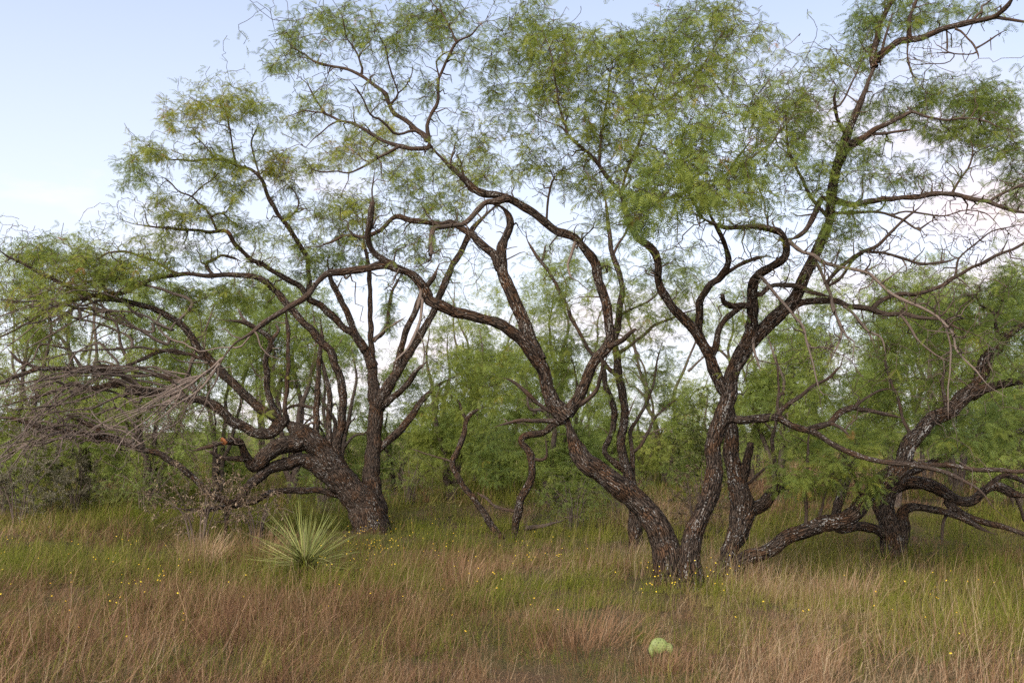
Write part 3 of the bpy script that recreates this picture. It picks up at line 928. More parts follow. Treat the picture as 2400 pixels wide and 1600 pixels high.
RIGHT = [
    (2030, 45, 40, 65, 7.8, .3, 30, .22), (2110, 40, 45, 50, 7.8, .3, 24, .3), (2190, 28, 75, 40, 7.8, .3, 22, .3), (2285, 18, 60, 28, 7.7, .3, 9, .35),
    (2080, 250, 80, 55, 8.2, .4, 34, .35), (2160, 220, 80, 45, 8.1, .4, 34, .35), (2260, 230, 80, 60, 8.0, .4, 54, .34), (2335, 240, 60, 65, 8.0, .4, 54, .3),
    (2290, 320, 90, 60, 7.9, .4, 62, .4), (2370, 340, 50, 60, 7.9, .4, 32, .35), (2375, 430, 50, 45, 7.9, .3, 24, .3), (2190, 300, 80, 40, 7.9, .3, 26, .35),
    (2040, 385, 75, 60, 7.6, .4, 40, .3), (1995, 500, 55, 55, 7.3, .3, 24, .25), (2130, 420, 70, 40, 7.8, .3, 16, .3), (1970, 330, 60, 60, 7.6, .3, 22, .3)]
FRONT = [
    (1620, 300, 110, 85, 5.9, .35, 62, .45), (1720, 330, 90, 85, 5.9, .35, 56, .5), (1545, 470, 90, 55, 5.5, .3, 46, .42), (1640, 420, 95, 65, 5.5, .3, 54, .5),
    (1765, 425, 90, 55, 5.9, .3, 36, .45), (1500, 525, 26, 50, 5.5, .2, 12, .25), (1480, 430, 40, 40, 5.8, .2, 16, .35), (1560, 370, 60, 50, 5.8, .3, 26, .4)]
t1.twk = 1.2
t1.sprout(240, (.3, .75), leaves=2.5, tint=.42, box=(500, -100, 1900, 560), rise=.9, rmax=.011, rlim=.03)
t1.sprout(90, (.4, .8), leaves=1.0, tint=.42, box=(1850, -100, 2500, 760), rise=.4, rmax=.011, rlim=.03)
t1.blobs(LEFT_TOP, leaves=8.5, scale=1.0, density=1.7)
t1.blobs([q_[:7] + (q_[7] + .07,) for q_ in CENTRE], leaves=6.3, scale=1.06, density=1.7)
t1.blobs(RIGHT, leaves=7, scale=1.0, density=1.7)
t1.blobs([q_[:7] + (q_[7] - .06,) for q_ in FRONT], leaves=6.5, scale=1.12, density=1.25, droop=.3, spread=1.55)
t1.sprout(650, leaves=2.6, tint=.45, box=(-100, -100, 1900, 560))
t1.sprout(220, leaves=2.0, tint=.35, box=(1900, -100, 2500, 520))
t1.sprout(200, (.35, .8), leaves=.15, tint=.4, box=(1650, 420, 2500, 900), rise=.1, rmax=.010, rlim=.03, gry=.35)
t1.sprout(600, (.15, .5), leaves=.2, tint=.4, box=(1650, 420, 2500, 900), rise=.1)
t1.sprout(160, (.3, .7), leaves=.5, tint=.4, box=(900, 350, 1500, 760), rise=.4, rmax=.009, rlim=.04)
t1.sprout(120, leaves=0, tint=.4, box=(-50, 450, 1300, 1100), rise=-.2, gry=.4)
t1.blobs([(410, 960, 100, 50, 6.8, .4, 90, .3), (330, 1010, 100, 45, 6.8, .4, 70, .3), (480, 900, 40, 60, 6.8, .3, 16, .3), (250, 990, 60, 40, 6.7, .3, 14, .3),
          (1960, 800, 40, 60, 6.8, .2, 14, .3), (2250, 850, 110, 90, 6.9, .3, 30, .3), (2100, 620, 160, 90, 7.3, .3, 50, .3), (1860, 640, 120, 70, 7.0, .3, 36, .3),
          (2280, 560, 100, 60, 7.4, .3, 30, .3), (2230, 130, 90, 40, 7.3, .2, 14, .3), (1100, 560, 90, 70, 8.2, .3, 24, .3), (960, 560, 60, 60, 8.4, .3, 12, .3)], leaves=0, gry=.45)
t1.finish()

# ---- the tree leaning right: an upright broken stem and a long log-like trunk -------------------------------
T2Y = 8.6
t2 = Tree('mesquite_tree', ground_at(1700, T2Y), 'mesquite leaning far right with a lichen-crusted trunk lying close to the grass', seed=23, group='old mesquites of the grove')
t2.limb('1690,1470,70 1692,1410,62 1694,1350,54 1704,1310,48 1716,1277,48 1730,1245,56 1737,1220,60 1738,1190,60 1735,1159,58 1728,1125,50 1720,1098,44 1716,1070,42 1715,1047,40 1714,1001,38 1712,950,32 1710,900,20', Y0=T2Y, dy=.5, name='trunk', lich=1.5)
t2.limb('1738,1130,26 1744,1105,25 1750,1078,23 1754,1055,22 1755,1036,19', dy=-.15, blunt=True, name='broken_limb', lich=.2)
t2.limb('1735,1228,42 1752,1208,40 1772,1190,37 1792,1174,34 1810,1158,31 1828,1144,26 1845,1132,18 1862,1122,8', dy=.2, lich=1.2)
t2.limb('1822,1150,13 1823,1120,13 1819,1090,12 1810,1055,12 1808,1032,12 1814,1005,11 1820,985,10 1824,972,8', dy=-.3)
t2.limb('1700,1400,40 1715,1345,42 1735,1318,40 1779,1297,40 1805,1284,41 1830,1271,42 1860,1254,43 1886,1241,44 1915,1232,44 1947,1225,45 1975,1217,46 1998,1205,46 2016,1188,45 2030,1168,45 2048,1150,46 2069,1134,46 2090,1118,46 2105,1101,45 2112,1085,44 2120,1067,44 2128,1045,44 2141,1027,44 2158,1008,42 2177,991,40 2200,977,40 2222,965,40 2244,948,40 2263,930,40 2281,912,40 2294,894,39 2304,868,37 2314,843,36 2328,820,35 2345,802,34 2376,777,32 2400,761,32 2450,725,30', Y0=T2Y, dy=.3, name='trunk', lich=1.6)
t2.limb('2280,922,30 2300,912,28 2324,904,26 2345,898,25 2365,894,24 2400,889,22 2450,880,20', dy=-.2)
t2.limb('2120,1072,18 2150,1088,16 2197,1090,15 2230,1090,14 2263,1093,14 2300,1100,14 2324,1103,14 2360,1105,13 2400,1103,13 2450,1100,12', dy=-.2, lich=1.5)
t2.limb('2340,808,10 2338,780,10 2332,755,9 2325,730,8 2300,715,7 2285,690,5', dy=-.2)
t2.limb('2332,758,6 2340,730,5 2350,700,5 2352,670,4', dy=.1)
t2.limb('1888,1240,11 1890,1215,10 1892,1185,10 1891,1159,9 1893,1110,8 1893,1060,7 1900,1000,5', dy=.2)
t2.limb('1915,1230,8 1922,1205,8 1930,1175,8 1938,1150,7 1950,1110,6 1975,1050,5', dy=.1)
t2.limb('2030,1168,14 2010,1140,10 2000,1110,8 1985,1080,6 1970,1060,4', dy=-.3)
t2.limb('2141,1027,12 2120,990,10 2110,950,9 2090,900,8 2075,850,7 2080,790,5', dy=.6)
t2.limb('2222,960,12 2210,910,10 2215,860,8 2230,800,7 2225,740,5', dy=.5)
t2.limb('1735,1145,10 1760,1125,8 1800,1090,6', dy=.3)
t2.blobs([(2230, 770, 130, 80, 9.3, .5, 70, .35), (2330, 690, 85, 80, 9.2, .5, 54, .3), (2100, 800, 100, 80, 9.6, .5, 56, .42), (2375, 830, 60, 60, 8.8, .4, 26, .3),
          (1895, 1110, 85, 45, 8.6, .3, 50, .45), (1990, 1085, 60, 60, 8.5, .3, 36, .47), (2040, 1020, 60, 50, 9.0, .4, 34, .42), (1980, 940, 90, 70, 9.6, .4, 36, .4),
          (2150, 925, 100, 55, 9.4, .4, 54, .4), (2240, 1030, 90, 40, 9.0, .4, 40, .25), (2060, 1130, 40, 40, 8.5, .2, 12, .4), (2330, 1000, 70, 40, 9.1, .3, 24, .3),
          (1900, 1010, 60, 60, 9.0, .3, 18, .4)], leaves=12, scale=1.15)
t2.sprout(130, leaves=3, tint=.4)
t2.finish()

# ---- the tree on the left: upright trunk and a massive arching one -----------------------------------------
T3Y = 12.3
t3 = Tree('mesquite_tree', ground_at(868, T3Y), 'old mesquite on the left, one trunk upright and one thick trunk arching down', seed=31, group='old mesquites of the grove')
t3.limb('876,1330,118 872,1260,104 866,1222,94 855,1188,86 838,1165,78 819,1146,72 803,1124,72 789,1103,73 772,1082,71 758,1065,68 740,1046,63 722,1030,58 704,1014,54 687,1000,50 668,988,42 652,980,34', Y0=T3Y, dy=-.35, name='trunk')
t3.limb('884,1320,80 884,1240,64 882,1190,56 874,1150,52 871,1108,47 874,1080,45 876,1057,44 878,1006,43 882,975,43 881,945,40 877,920,36 875,895,32 873,853,28 871,825,22 870,802,17 868,751,15 868,700,14 866,663,13 862,620,12 855,587,11 850,545,9 848,500,7', Y0=T3Y + .05, dy=.3, name='trunk', lich=.4)
t3.limb('873,860,28 862,832,26 845,802,24 832,780,22 824,756,20 812,732,19 802,708,18 790,685,16 779,663,14 772,640,11 768,610,8', dy=-.3)
t3.limb('856,822,22 840,797,21 824,780,20 804,766,20 785,745,20 763,725,20 745,712,19 727,700,18 712,680,17 700,668,16 679,656,15 660,645,14 638,633,13 602,612,13 587,605,13 570,590,12 551,571,12 542,558,11 531,546,11 505,542,10 480,541,9 445,538,8 408,536,8 380,533,7 357,531,7 330,527,6 306,523,6 281,515,4', dy=-1.2)
t3.limb('722,697,15 726,665,14 724,640,14 720,612,14 712,592,14 704,577,14 692,557,14 679,536,14 666,518,13 653,500,13 642,485,12 633,469,12 626,448,11 620,429,11 612,415,10 602,406,10 582,396,9 561,388,9 535,379,8 510,372,8 480,375,7 449,378,7 425,375,6 398,372,6 382,362,5 367,347,4', dy=-.8)
t3.limb('553,384,6 548,360,6 543,332,5 540,312,5 536,296,5 530,262,4 520,230,3', dy=-.1)
t3.limb('505,371,5 488,352,5 470,330,4 450,312,3', dy=.1)
t3.limb('608,410,5 598,375,5 588,335,5 600,305,4 608,285,3', dy=.2)
t3.limb('510,545,7 500,520,7 490,500,6 470,480,6 450,460,5 420,450,4 395,425,4 370,410,3', dy=-.1)
t3.limb('450,460,4 475,435,4 500,420,4 515,400,3', dy=.1)
t3.limb('500,505,5 520,500,5 545,520,5 570,535,4', dy=.2)
t3.limb('666,518,6 690,500,5 700,480,5 690,450,4 670,430,3', dy=-.1)
t3.limb('886,950,34 900,922,32 926,879,28 940,860,25 952,843,23 968,815,22 983,792,21 1000,760,20 1013,736,20 1030,700,20 1044,663,19 1055,640,18 1064,617,18 1078,590,18 1090,566,17 1098,550,16 1118,525,14 1141,505,12 1161,488,10 1180,470,7', dy=.3)
t3.limb('928,872,20 933,838,20 942,808,19 952,776,19 962,750,18 972,730,18 984,700,17 1000,672,16 1018,645,14 1030,620,10', dy=-.2)
t3.limb('900,948,20 926,928,19 952,904,18 968,885,16 980,868,12 1000,845,8', dy=-.2)
t3.limb('884,1055,18 901,1042,20 925,1018,22 947,996,22 962,975,20 978,950,18 992,935,16 1010,917,13 1040,895,9 1070,880,6', dy=.5)
t3.limb('868,800,12 885,790,14 900,775,12 908,755,11 912,720,10 918,690,9 930,660,7 945,640,5', dy=.3)
t3.limb('878,800,8 895,778,7 920,762,6 950,742,4', dy=-.3, gry=.6)
# arch down to the ground and its prop
t3.limb('800,1128,52 775,1112,48 753,1098,46 735,1084,44 712,1076,40 695,1078,36 679,1084,34 655,1090,32 628,1103,30 605,1120,28 587,1134,26 570,1152,25 556,1169,24 545,1180,22 535,1192,17', dy=-.8, name='arching_trunk', lich=1.2)
t3.limb('548,1180,20 525,1172,19 495,1159,19 465,1132,19 434,1103,18 410,1085,18 383,1067,18 355,1057,18 327,1047,18 300,1040,18 275,1032,18 240,1025,18 204,1019,17 165,1012,16 128,1006,15 77,996,14 31,981,12 0,977,11 -60,970,10', dy=-.6)
t3.limb('536,1188,13 532,1210,11 530,1230,10 528,1251,9 523,1280,9 520,1312,8 518,1360,8 517,1420,8', dy=-.1, name='prop_branch', lich=2.2)
t3.limb('245,1020,14 232,1008,14 219,1001,14 198,990,13 179,981,13 153,973,9', dy=-.2)
t3.limb('800,1160,20 786,1158,18 750,1150,18 714,1149,18 680,1150,18 648,1151,18 625,1160,18 602,1169,18 570,1180,18 536,1185,17 500,1192,14 459,1195,12 430,1192,10 400,1188,6', dy=-.9, lich=1.2)
# tangle in the crook
t3.limb('715,1030,46 690,1038,46 653,1047,44 630,1062,42 612,1077,39 598,1090,35 586,1086,30 575,1065,24 566,1045,21 556,1035,20 540,1031,18 522,1034,16', dy=-.7, name='cut_limb', blunt=True)
t3.limb('590,1070,17 570,1076,16 545,1076,14 520,1074,13 505,1066,10 492,1058,7', dy=-.2, blunt=True)
t3.limb('555,1040,10 520,1038,12 495,1045,12 470,1052,10 448,1056,8', dy=-.2)
t3.limb('660,984,34 638,1014,30 612,1014,29 587,1009,28 565,998,27 541,984,26 522,966,26 505,950,26 484,941,25 459,935,24 430,929,23 398,924,22 362,922,21 327,919,20 300,911,19 275,904,18 250,905,17 224,909,16 196,905,14 168,899,12 130,915,9 80,930,7 20,948,6 -40,960,5', dy=-1.4)
t3.limb('330,915,17 306,894,16 290,882,16 275,873,16 250,870,16 224,868,16 195,864,15 163,862,15 128,862,14 92,864,14 60,874,13 31,884,12 0,899,10 -50,912,9', dy=-.7)
t3.limb('95,864,10 75,858,10 50,848,9 35,835,8 20,820,6', dy=-.1)
t3.limb('658,985,28 635,972,27 612,955,26 588,935,26 561,914,26 540,893,26 520,873,26 505,858,25 490,843,24 475,825,23 459,807,22 442,784,20 423,761,18 402,745,17 378,731,17 348,720,16 316,710,16 285,704,15 255,699,15 230,694,14 204,689,14 178,680,13 153,668,12 127,655,11 102,643,11 80,632,10 61,622,9 40,612,9 20,602,9 -10,580,8 -40,565,7', dy=-1.0)
t3.limb('255,697,10 210,690,10 180,702,9 140,718,8 100,735,7 50,765,6 0,790,5 -40,810,4', dy=-.6)
t3.limb('785,1060,28 789,1047,27 795,1015,25 799,986,24 803,958,24 804,930,24 800,905,24 794,879,24 788,858,24 779,838,24 765,815,24 748,792,24 730,773,23 712,756,22 694,738,21 677,720,20 658,694,20 644,678,19 628,663,18 612,653,17 597,648,16 575,645,15 551,645,14 520,644,13 485,645,13 455,643,12 423,643,12 400,644,12 378,648,12 356,655,12 337,663,12 316,674,12 296,684,12 270,689,11 245,691,10 200,698,9 153,708,8 115,722,7 77,738,6 40,760,5 0,785,5', dy=-1.3)
t3.limb('420,643,8 390,630,8 360,612,8 330,600,7 290,590,7 262,590,6 240,600,6 215,620,6', dy=.1)
t3.limb('500,645,9 482,620,9 500,608,9 520,600,8 545,605,8 565,612,8', dy=.2)
t3.limb('305,680,7 290,655,6 284,620,6 283,595,5', dy=.1)
t3.limb('655,985,21 648,970,20 637,945,19 628,914,18 624,885,18 622,853,18 626,828,17 633,807,16 625,788,15 612,776,14 595,765,13 576,756,12 548,752,10 520,748,7', dy=-.4, lich=1.2)
t3.limb('633,807,12 642,790,11 652,775,10 647,760,8', dy=.1)
t3.limb('580,757,8 568,742,8 562,728,7 558,722,5', dy=-.1, gry=.5)
t3.limb('742,1040,20 743,1006,19 742,975,18 743,945,18 745,900,16 748,853,14 752,800,11 750,750,8', dy=.3)
t3.limb('772,1050,18 773,986,17 774,958,17 772,930,16 768,900,14 762,868,12 752,830,9', dy=.2)
t3.limb('668,985,14 670,940,13 672,900,12 676,868,12 676,810,12 674,766,11 670,720,8', dy=.2)
t3.limb('730,955,9 705,951,9 682,952,9 668,965,8', dy=-.1)
t3.limb('745,955,7 735,975,7 722,985,6 710,995,5', dy=.1)
t3.limb('430,925,13 415,905,12 398,890,11 378,879,10 350,870,9 327,863,8 300,862,6', dy=-.3)
t3.limb('498,852,13 475,840,12 449,833,11 420,824,11 393,822,11 365,828,11 332,843,10 310,852,9 286,858,9 245,857,8 200,860,7 150,870,6 100,885,5 40,905,4', dy=-.7)
t3.limb('330,918,8 290,925,8 250,940,7 215,955,7 180,960,6 130,965,6 80,975,5 30,985,4 -20,995,3', dy=-.8, gry=.5)
t3.limb('275,903,7 240,915,7 200,930,7 160,945,6 120,950,6 60,958,5 0,965,4', dy=-1.0, gry=.5)
t3.limb('230,905,6 190,915,6 140,940,5 100,965,5 70,990,5 50,1020,4 20,1050,4 -10,1080,3', dy=-1.2, gry=.5)
t3.limb('168,900,6 120,940,5 90,980,5 60,1010,4 20,1035,4 -20,1050,3', dy=-1.0, gry=.5)
t3.limb('204,1018,6 160,1015,6 120,1035,5 80,1040,5 50,1055,4', dy=-.5, gry=.5)
t3.limb('500,848,5 470,850,5 420,845,4 395,825,3', dy=-.4, gry=.7)
t3.limb('415,750,6 395,770,5 370,760,5 350,755,4', dy=-.3, gry=.5)
t3.limb('378,731,6 370,765,6 395,790,6 430,805,5 470,825,4', dy=-.5, gry=.6)
for k_ in range(46):
    r_ = t3.rng
    x0, y0 = r_.uniform(150, 470), r_.uniform(850, 950)
    if k_ % 3 == 0:
        x0, y0 = r_.uniform(130, 330), r_.uniform(1000, 1040)
    elif k_ % 3 == 1:
        x0, y0 = r_.uniform(180, 460), r_.uniform(700, 860)
    x1, y1 = r_.uniform(-90, 130), y0 + r_.uniform(-40, 130)
    sag = r_.uniform(-75, -5)
    w0 = r_.uniform(5, 10)
    pts_ = []
    for j_ in range(6):
        f_ = j_ / 5
        pts_.append('%.0f,%.0f,%.1f' % (x0 + (x1 - x0) * f_ + r_.uniform(-12, 12) * (j_ > 0), y0 + (y1 - y0) * f_ ** 1.7 + sag * math.sin(math.pi * f_) + r_.uniform(-13, 13) * (j_ > 0), w0 * (1 - .7 * f_)))
    t3.limb(' '.join(pts_), dy=r_.uniform(-1.6, .1), gry=r_.uniform(.4, .85), lich=.6)
TREE3 = [
    (310, 402, 60, 38, 11.3, .4, 24, .34), (352, 350, 50, 33, 11.3, .4, 20, .6), (432, 270, 70, 50, 11.5, .4, 32, .74), (485, 235, 60, 50, 11.5, .4, 18, .7),
    (560, 240, 62, 50, 11.7, .4, 30, .66), (622, 270, 40, 50, 11.7, .4, 10, .5), (500, 375, 90, 35, 11.7, .4, 28, .5), (645, 380, 48, 45, 12, .4, 36, .72),
    (365, 470, 40, 40, 11.4, .4, 13, .6), (440, 500, 60, 40, 11.6, .4, 22, .62), (545, 430, 70, 48, 11.8, .4, 30, .6), (520, 510, 70, 40, 11.8, .4, 18, .5),
    (600, 545, 100, 40, 12, .4, 22, .5), (380, 560, 60, 40, 11.5, .4, 17, .5), (455, 590, 60, 40, 11.7, .4, 18, .45), (830, 340, 90, 50, 12.6, .5, 44, .76),
    (905, 305, 60, 40, 12.6, .5, 22, .76), (730, 390, 60, 40, 12.4, .4, 18, .65), (960, 400, 80, 60, 12.7, .5, 52, .5), (1010, 480, 80, 75, 12.8, .5, 50, .42),
    (820, 475, 80, 60, 12.5, .5, 54, .6), (790, 525, 60, 50, 12.5, .4, 34, .55), (1080, 405, 70, 60, 12.9, .5, 38, .6), (1150, 390, 50, 50, 13, .4, 24, .5),
    (780, 600, 90, 55, 12.6, .5, 46, .28), (930, 570, 80, 50, 13, .5, 24, .3), (1000, 645, 60, 60, 13, .4, 20, .3), (912, 720, 26, 80, 12.8, .3, 22, .3),
    (700, 560, 60, 60, 12.2, .4, 16, .45), (690, 470, 60, 50, 12.2, .4, 14, .5), (100, 590, 70, 38, 11.2, .4, 30, .34), (190, 600, 60, 40, 11.2, .4, 26, .4),
    (270, 640, 70, 48, 11.3, .4, 46, .34), (345, 620, 60, 40, 11.4, .4, 26, .4), (430, 690, 100, 45, 12.2, .5, 40, .4), (560, 700, 80, 60, 12.6, .5, 32, .4), (1000, 560, 60, 50, 12.9, .4, 18, .35),
    (660, 880, 40, 40, 12.2, .3, 18, .4), (620, 960, 30, 30, 12, .3, 8, .45), (720, 620, 50, 60, 12.4, .4, 18, .3)]
t3.twk = 1.55
t3.sprout(380, (.3, .95), leaves=3, tint=.6, scale=1.1, box=(-100, 150, 1300, 760), rise=.8, rmax=.013, rlim=.05)
t3.blobs([r_[:7] + (min(.78, r_[7] + .04),) for r_ in TREE3], leaves=11, scale=1.15, density=1.6, spread=1.05)
t3.sprout(820, leaves=2.8, tint=.6, scale=1.1, box=(-100, 150, 1300, 720))
t3.sprout(260, leaves=.4, tint=.45, scale=1.1, box=(-100, 560, 900, 1100), rise=.15)
t3.blobs([(120, 890, 160, 70, 10.4, .5, 220, .3), (150, 960, 150, 60, 10.3, .5, 240, .3), (70, 1020, 110, 50, 10.1, .4, 120, .3), (250, 800, 130, 45, 11, .4, 70, .3), (300, 1030, 150, 50, 10.4, .4, 130, .3), (60, 930, 90, 60, 10, .4, 100, .3),
          (340, 950, 120, 60, 10.6, .4, 110, .3), (120, 760, 140, 60, 10.8, .4, 90, .3), (480, 1000, 120, 70, 11.2, .4, 90, .3), (700, 860, 140, 100, 12.2, .4, 90, .3),
          (620, 640, 140, 60, 11.8, .4, 30, .3), (560, 1200, 120, 40, 11.2, .3, 26, .3), (100, 540, 120, 40, 11, .3, 14, .3), (330, 450, 40, 60, 11.3, .2, 8, .3)], leaves=0, gry=.55, rmax=.009)
# the sawn end of the cut limb
cut = t3.root.children
t3.finish()
def sawn_end():
    m_ = MT('sawn_wood')
    n_ = m_.noise(m_.node('ShaderNodeNewGeometry').outputs['Position'], 60, 4)
    bs_ = m_.node('ShaderNodeBsdfPrincipled', {'Roughness': .8, 'Base Color': m_.mix(n_, (.12, .038, .010, 1), (.27, .09, .018, 1))})
    o = [c for c in t3.root.children if c.name.startswith('cut_limb')][0]
    co = np.empty(len(o.data.vertices) * 3)
    o.data.vertices.foreach_get('co', co)
    co = co.reshape(-1, 3)
    ring = co[-13:-1] if len(co) > 40 else co
    tip = co[-1]
    prev = co[-1 - 18 * 2:-1 - 18].mean(0)
    ax = norm(tip - prev)
    rng = np.random.RandomState(5)
    a = norm(np.cross(ax, [0, 0, 1])); b_ = np.cross(ax, a)
    th = np.linspace(0, 2 * math.pi, 20, endpoint=False)
    rr = .047 * (1 + .1 * np.sin(3 * th) + .06 * rng.uniform(-1, 1, 20))
    ring0 = tip - ax * .012 + rr[:, None] * (np.cos(th)[:, None] * a + np.sin(th)[:, None] * b_)
    ring1 = ring0 + ax * .02 - (ring0 - tip) * .1
    ring2 = tip + ax * .012 + (ring1 - tip - ax * .01) * .45
    v = np.vstack([ring0, ring1, ring2, (tip + ax * .006)[None]])
    q = [(k + 20 * j, (k + 1) % 20 + 20 * j, (k + 1) % 20 + 20 * (j + 1), k + 20 * (j + 1)) for j in range(2) for k in range(20)]
    t_ = [(40 + k, 40 + (k + 1) % 20, 60) for k in range(20)]
    link('sawn_end', new_mesh('sawn_end', v, q, t_), m_.surface(bs_.outputs[0]), o, label='orange sawn wood at the end of the cut limb')
sawn_end()

# ---- dark low tree on the right -----------------------------------------------------------------------------
T4Y = 10.2
t4 = Tree('mesquite_tree', ground_at(2090, T4Y), 'low dark mesquite at the right with blackish limbs twisting along the ground', seed=43, group='old mesquites of the grove')
t4.limb('2098,1390,96 2096,1320,80 2094,1285,70 2090,1255,60 2084,1225,52 2080,1200,44 2082,1175,38 2090,1152,34 2105,1140,34 2130,1133,35 2161,1132,36 2182,1136,35 2202,1146,34 2220,1160,32 2238,1173,30 2258,1177,29 2279,1174,28 2293,1165,27 2304,1154,26 2324,1142,26 2345,1145,26 2365,1154,26 2400,1160,24 2450,1158,22', Y0=T4Y, dy=-.2, name='trunk', lich=.7)
t4.limb('2104,1270,46 2112,1240,40 2113,1215,34 2120,1196,27 2140,1189,23 2171,1190,20 2205,1196,19 2238,1206,18 2265,1218,16 2289,1231,14 2310,1243,11 2332,1252,8', dy=-.3, lich=.8)
t4.limb('2222,1180,22 2250,1200,20 2279,1215,18 2310,1225,17 2340,1233,16 2370,1242,15 2400,1251,14 2450,1262,12', dy=-.5, lich=.8)
t4.limb('2080,1255,28 2054,1242,26 2030,1237,25 2008,1236,24 1985,1240,21 1967,1240,18 1940,1240,10', dy=-.2)
t4.limb('2076,1220,30 2062,1200,28 2054,1180,28 2050,1150,26 2060,1120,22 2080,1090,18', dy=.4)
t4.limb('2100,1145,26 2130,1115,22 2160,1095,19 2212,1067,17 2260,1042,19 2285,1030,21 2309,1022,22 2355,1016,22 2400,1011,22 2450,1003,20', dy=.3)
t4.limb('2304,1154,18 2330,1125,16 2360,1115,15 2400,1130,14 2450,1140,12', dy=.2)
t4.limb('1957,1235,30 1962,1200,28 1968,1170,27 1978,1140,27 1990,1108,25 2005,1080,20 2030,1040,14', Y0=T4Y + .6, dy=.3, name='trunk')
t4.limb('2240,1175,12 2225,1195,12 2215,1215,10 2210,1240,9 2208,1275,8', dy=-.2)
t4.limb('2380,1160,10 2392,1190,10 2400,1220,9', dy=.1)
t4.blobs([(2310, 960, 110, 50, 10.6, .5, 46, .35), (2390, 960, 60, 60, 10.5, .4, 22, .3), (2200, 990, 80, 50, 10.8, .5, 26, .3), (2050, 1020, 60, 50, 10.8, .4, 20, .35)], leaves=13, scale=1.2)
t4.blobs([(2300, 1090, 120, 40, 10.4, .4, 26, .3), (2260, 1200, 110, 40, 10, .3, 18, .3)], leaves=0, rmax=.008)
t4.finish()

# ---- the crooked thin tree in the clearing ---------------------------------------------------------------
T5Y = 12.0
t5 = Tree('mesquite_tree', ground_at(1195, T5Y), 'slender crooked mesquite with two thin S-bent stems in the clearing', seed=53, group='old mesquites of the grove')
t5.limb('1204,1330,28 1206,1280,25 1208,1240,23 1214,1205,24 1222,1172,23 1238,1139,22 1246,1112,22 1249,1088,22 1246,1070,21 1236,1054,20 1224,1040,19 1225,1028,18 1245,1019,18 1268,1015,18 1285,1008,18 1299,997,17 1318,985,16 1340,960,13 1352,920,11 1350,880,9 1340,840,7', Y0=T5Y, dy=-.2, name='trunk', lich=1.2)
t5.limb('1190,1330,22 1178,1270,21 1160,1240,21 1140,1212,20 1118,1180,19 1100,1155,18 1082,1130,17 1068,1105,16 1063,1082,16 1072,1060,17 1083,1036,17 1088,1015,16 1092,995,14 1102,975,13 1118,962,11 1135,952,8 1150,935,6', Y0=T5Y + .1, dy=.2, name='trunk')
t5.limb('1092,990,9 1085,965,9 1078,945,8 1066,935,8 1050,920,6', dy=.1)
t5.limb('1249,1075,9 1268,1076,9 1280,1070,8 1282,1050,5 1278,1025,4', dy=-.1)
t5.limb('1200,1195,9 1165,1186,9 1140,1168,8 1120,1155,7', dy=.3)
t5.limb('1066,1085,6 1040,1075,5 1005,1065,4 960,1050,3', dy=.1)
t5.blobs([(1110, 900, 110, 70, 12.6, .5, 70, .5), (1060, 850, 70, 50, 12.8, .5, 40, .45), (1180, 840, 70, 70, 12.4, .5, 36, .42), (1290, 850, 70, 70, 12, .4, 36, .4), (1340, 790, 50, 50, 12, .4, 18, .4),
          (1160, 1050, 60, 90, 13.2, .4, 40, .35), (1020, 940, 50, 40, 12.9, .3, 14, .5)], leaves=13, scale=1.25)
t5.sprout(60, leaves=3, tint=.45, scale=1.1)
t5.finish()

# ---- thin tree standing behind the V ----------------------------------------------------------------------
T6Y = 11.2
t6 = Tree('mesquite_tree', ground_at(1485, T6Y), 'thin upright mesquite seen through the fork of the large V-shaped tree', seed=61, group='old mesquites of the grove')
t6.limb('1495,1360,44 1492,1280,42 1490,1200,40 1482,1150,38 1472,1110,32 1462,1075,27 1456,1040,26 1462,1000,26 1466,960,25 1460,920,24 1452,885,24 1446,840,23 1442,790,20 1450,740,18 1458,690,17 1450,640,15 1436,600,14 1430,560,13 1424,510,12 1418,460,10 1405,400,7', Y0=T6Y, dy=.3, name='trunk')
t6.limb('1475,1100,24 1448,1090,20 1424,1070,16 1418,1050,16 1428,1025,17 1436,1000,17 1440,965,17 1432,930,17 1420,905,15 1418,870,14 1422,830,10', dy=-.2)
t6.limb('1482,1150,16 1482,1090,14 1480,1050,13 1478,1010,12 1490,985,11 1512,950,10 1530,905,8 1540,850,6 1552,800,4', dy=.3)
t6.limb('1482,1060,9 1500,1045,9 1520,1010,8 1535,980,7 1560,955,6 1590,930,5', dy=.2)
t6.limb('1452,885,13 1415,850,12 1380,820,11 1352,770,11 1330,720,11 1310,680,10 1290,640,10 1268,615,10 1250,590,9 1235,560,7 1232,540,5', dy=.4)
t6.limb('1268,615,7 1275,595,6 1280,575,5', dy=.1)
t6.limb('1445,830,10 1490,800,9 1540,760,8 1590,740,6 1640,720,4', dy=.3)
t6.limb('1448,740,8 1490,720,7 1530,700,6 1560,660,5', dy=.3)
t6.limb('1436,600,8 1450,570,7 1470,540,6 1480,510,5', dy=.2)
t6.blobs([(1300, 730, 70, 80, 11.5, .5, 36, .45), (1370, 670, 70, 60, 11.4, .5, 28, .5), (1330, 590, 60, 60, 11.6, .5, 18, .5), (1440, 800, 70, 80, 11.2, .5, 36, .5),
          (1500, 740, 80, 60, 11.3, .5, 32, .5), (1590, 690, 80, 60, 11.5, .5, 26, .4), (1620, 620, 60, 60, 11.5, .5, 18, .4), (1450, 620, 70, 60, 11.4, .5, 20, .45),
          (1550, 860, 80, 60, 11.6, .4, 26, .35), (1400, 940, 50, 60, 11.5, .4, 16, .4), (1540, 940, 60, 50, 11.6, .4, 18, .35), (1260, 800, 60, 50, 11.6, .4, 20, .45)], leaves=11, scale=1.2)
t6.sprout(130, leaves=3, tint=.45, scale=1.1)
t6.finish()


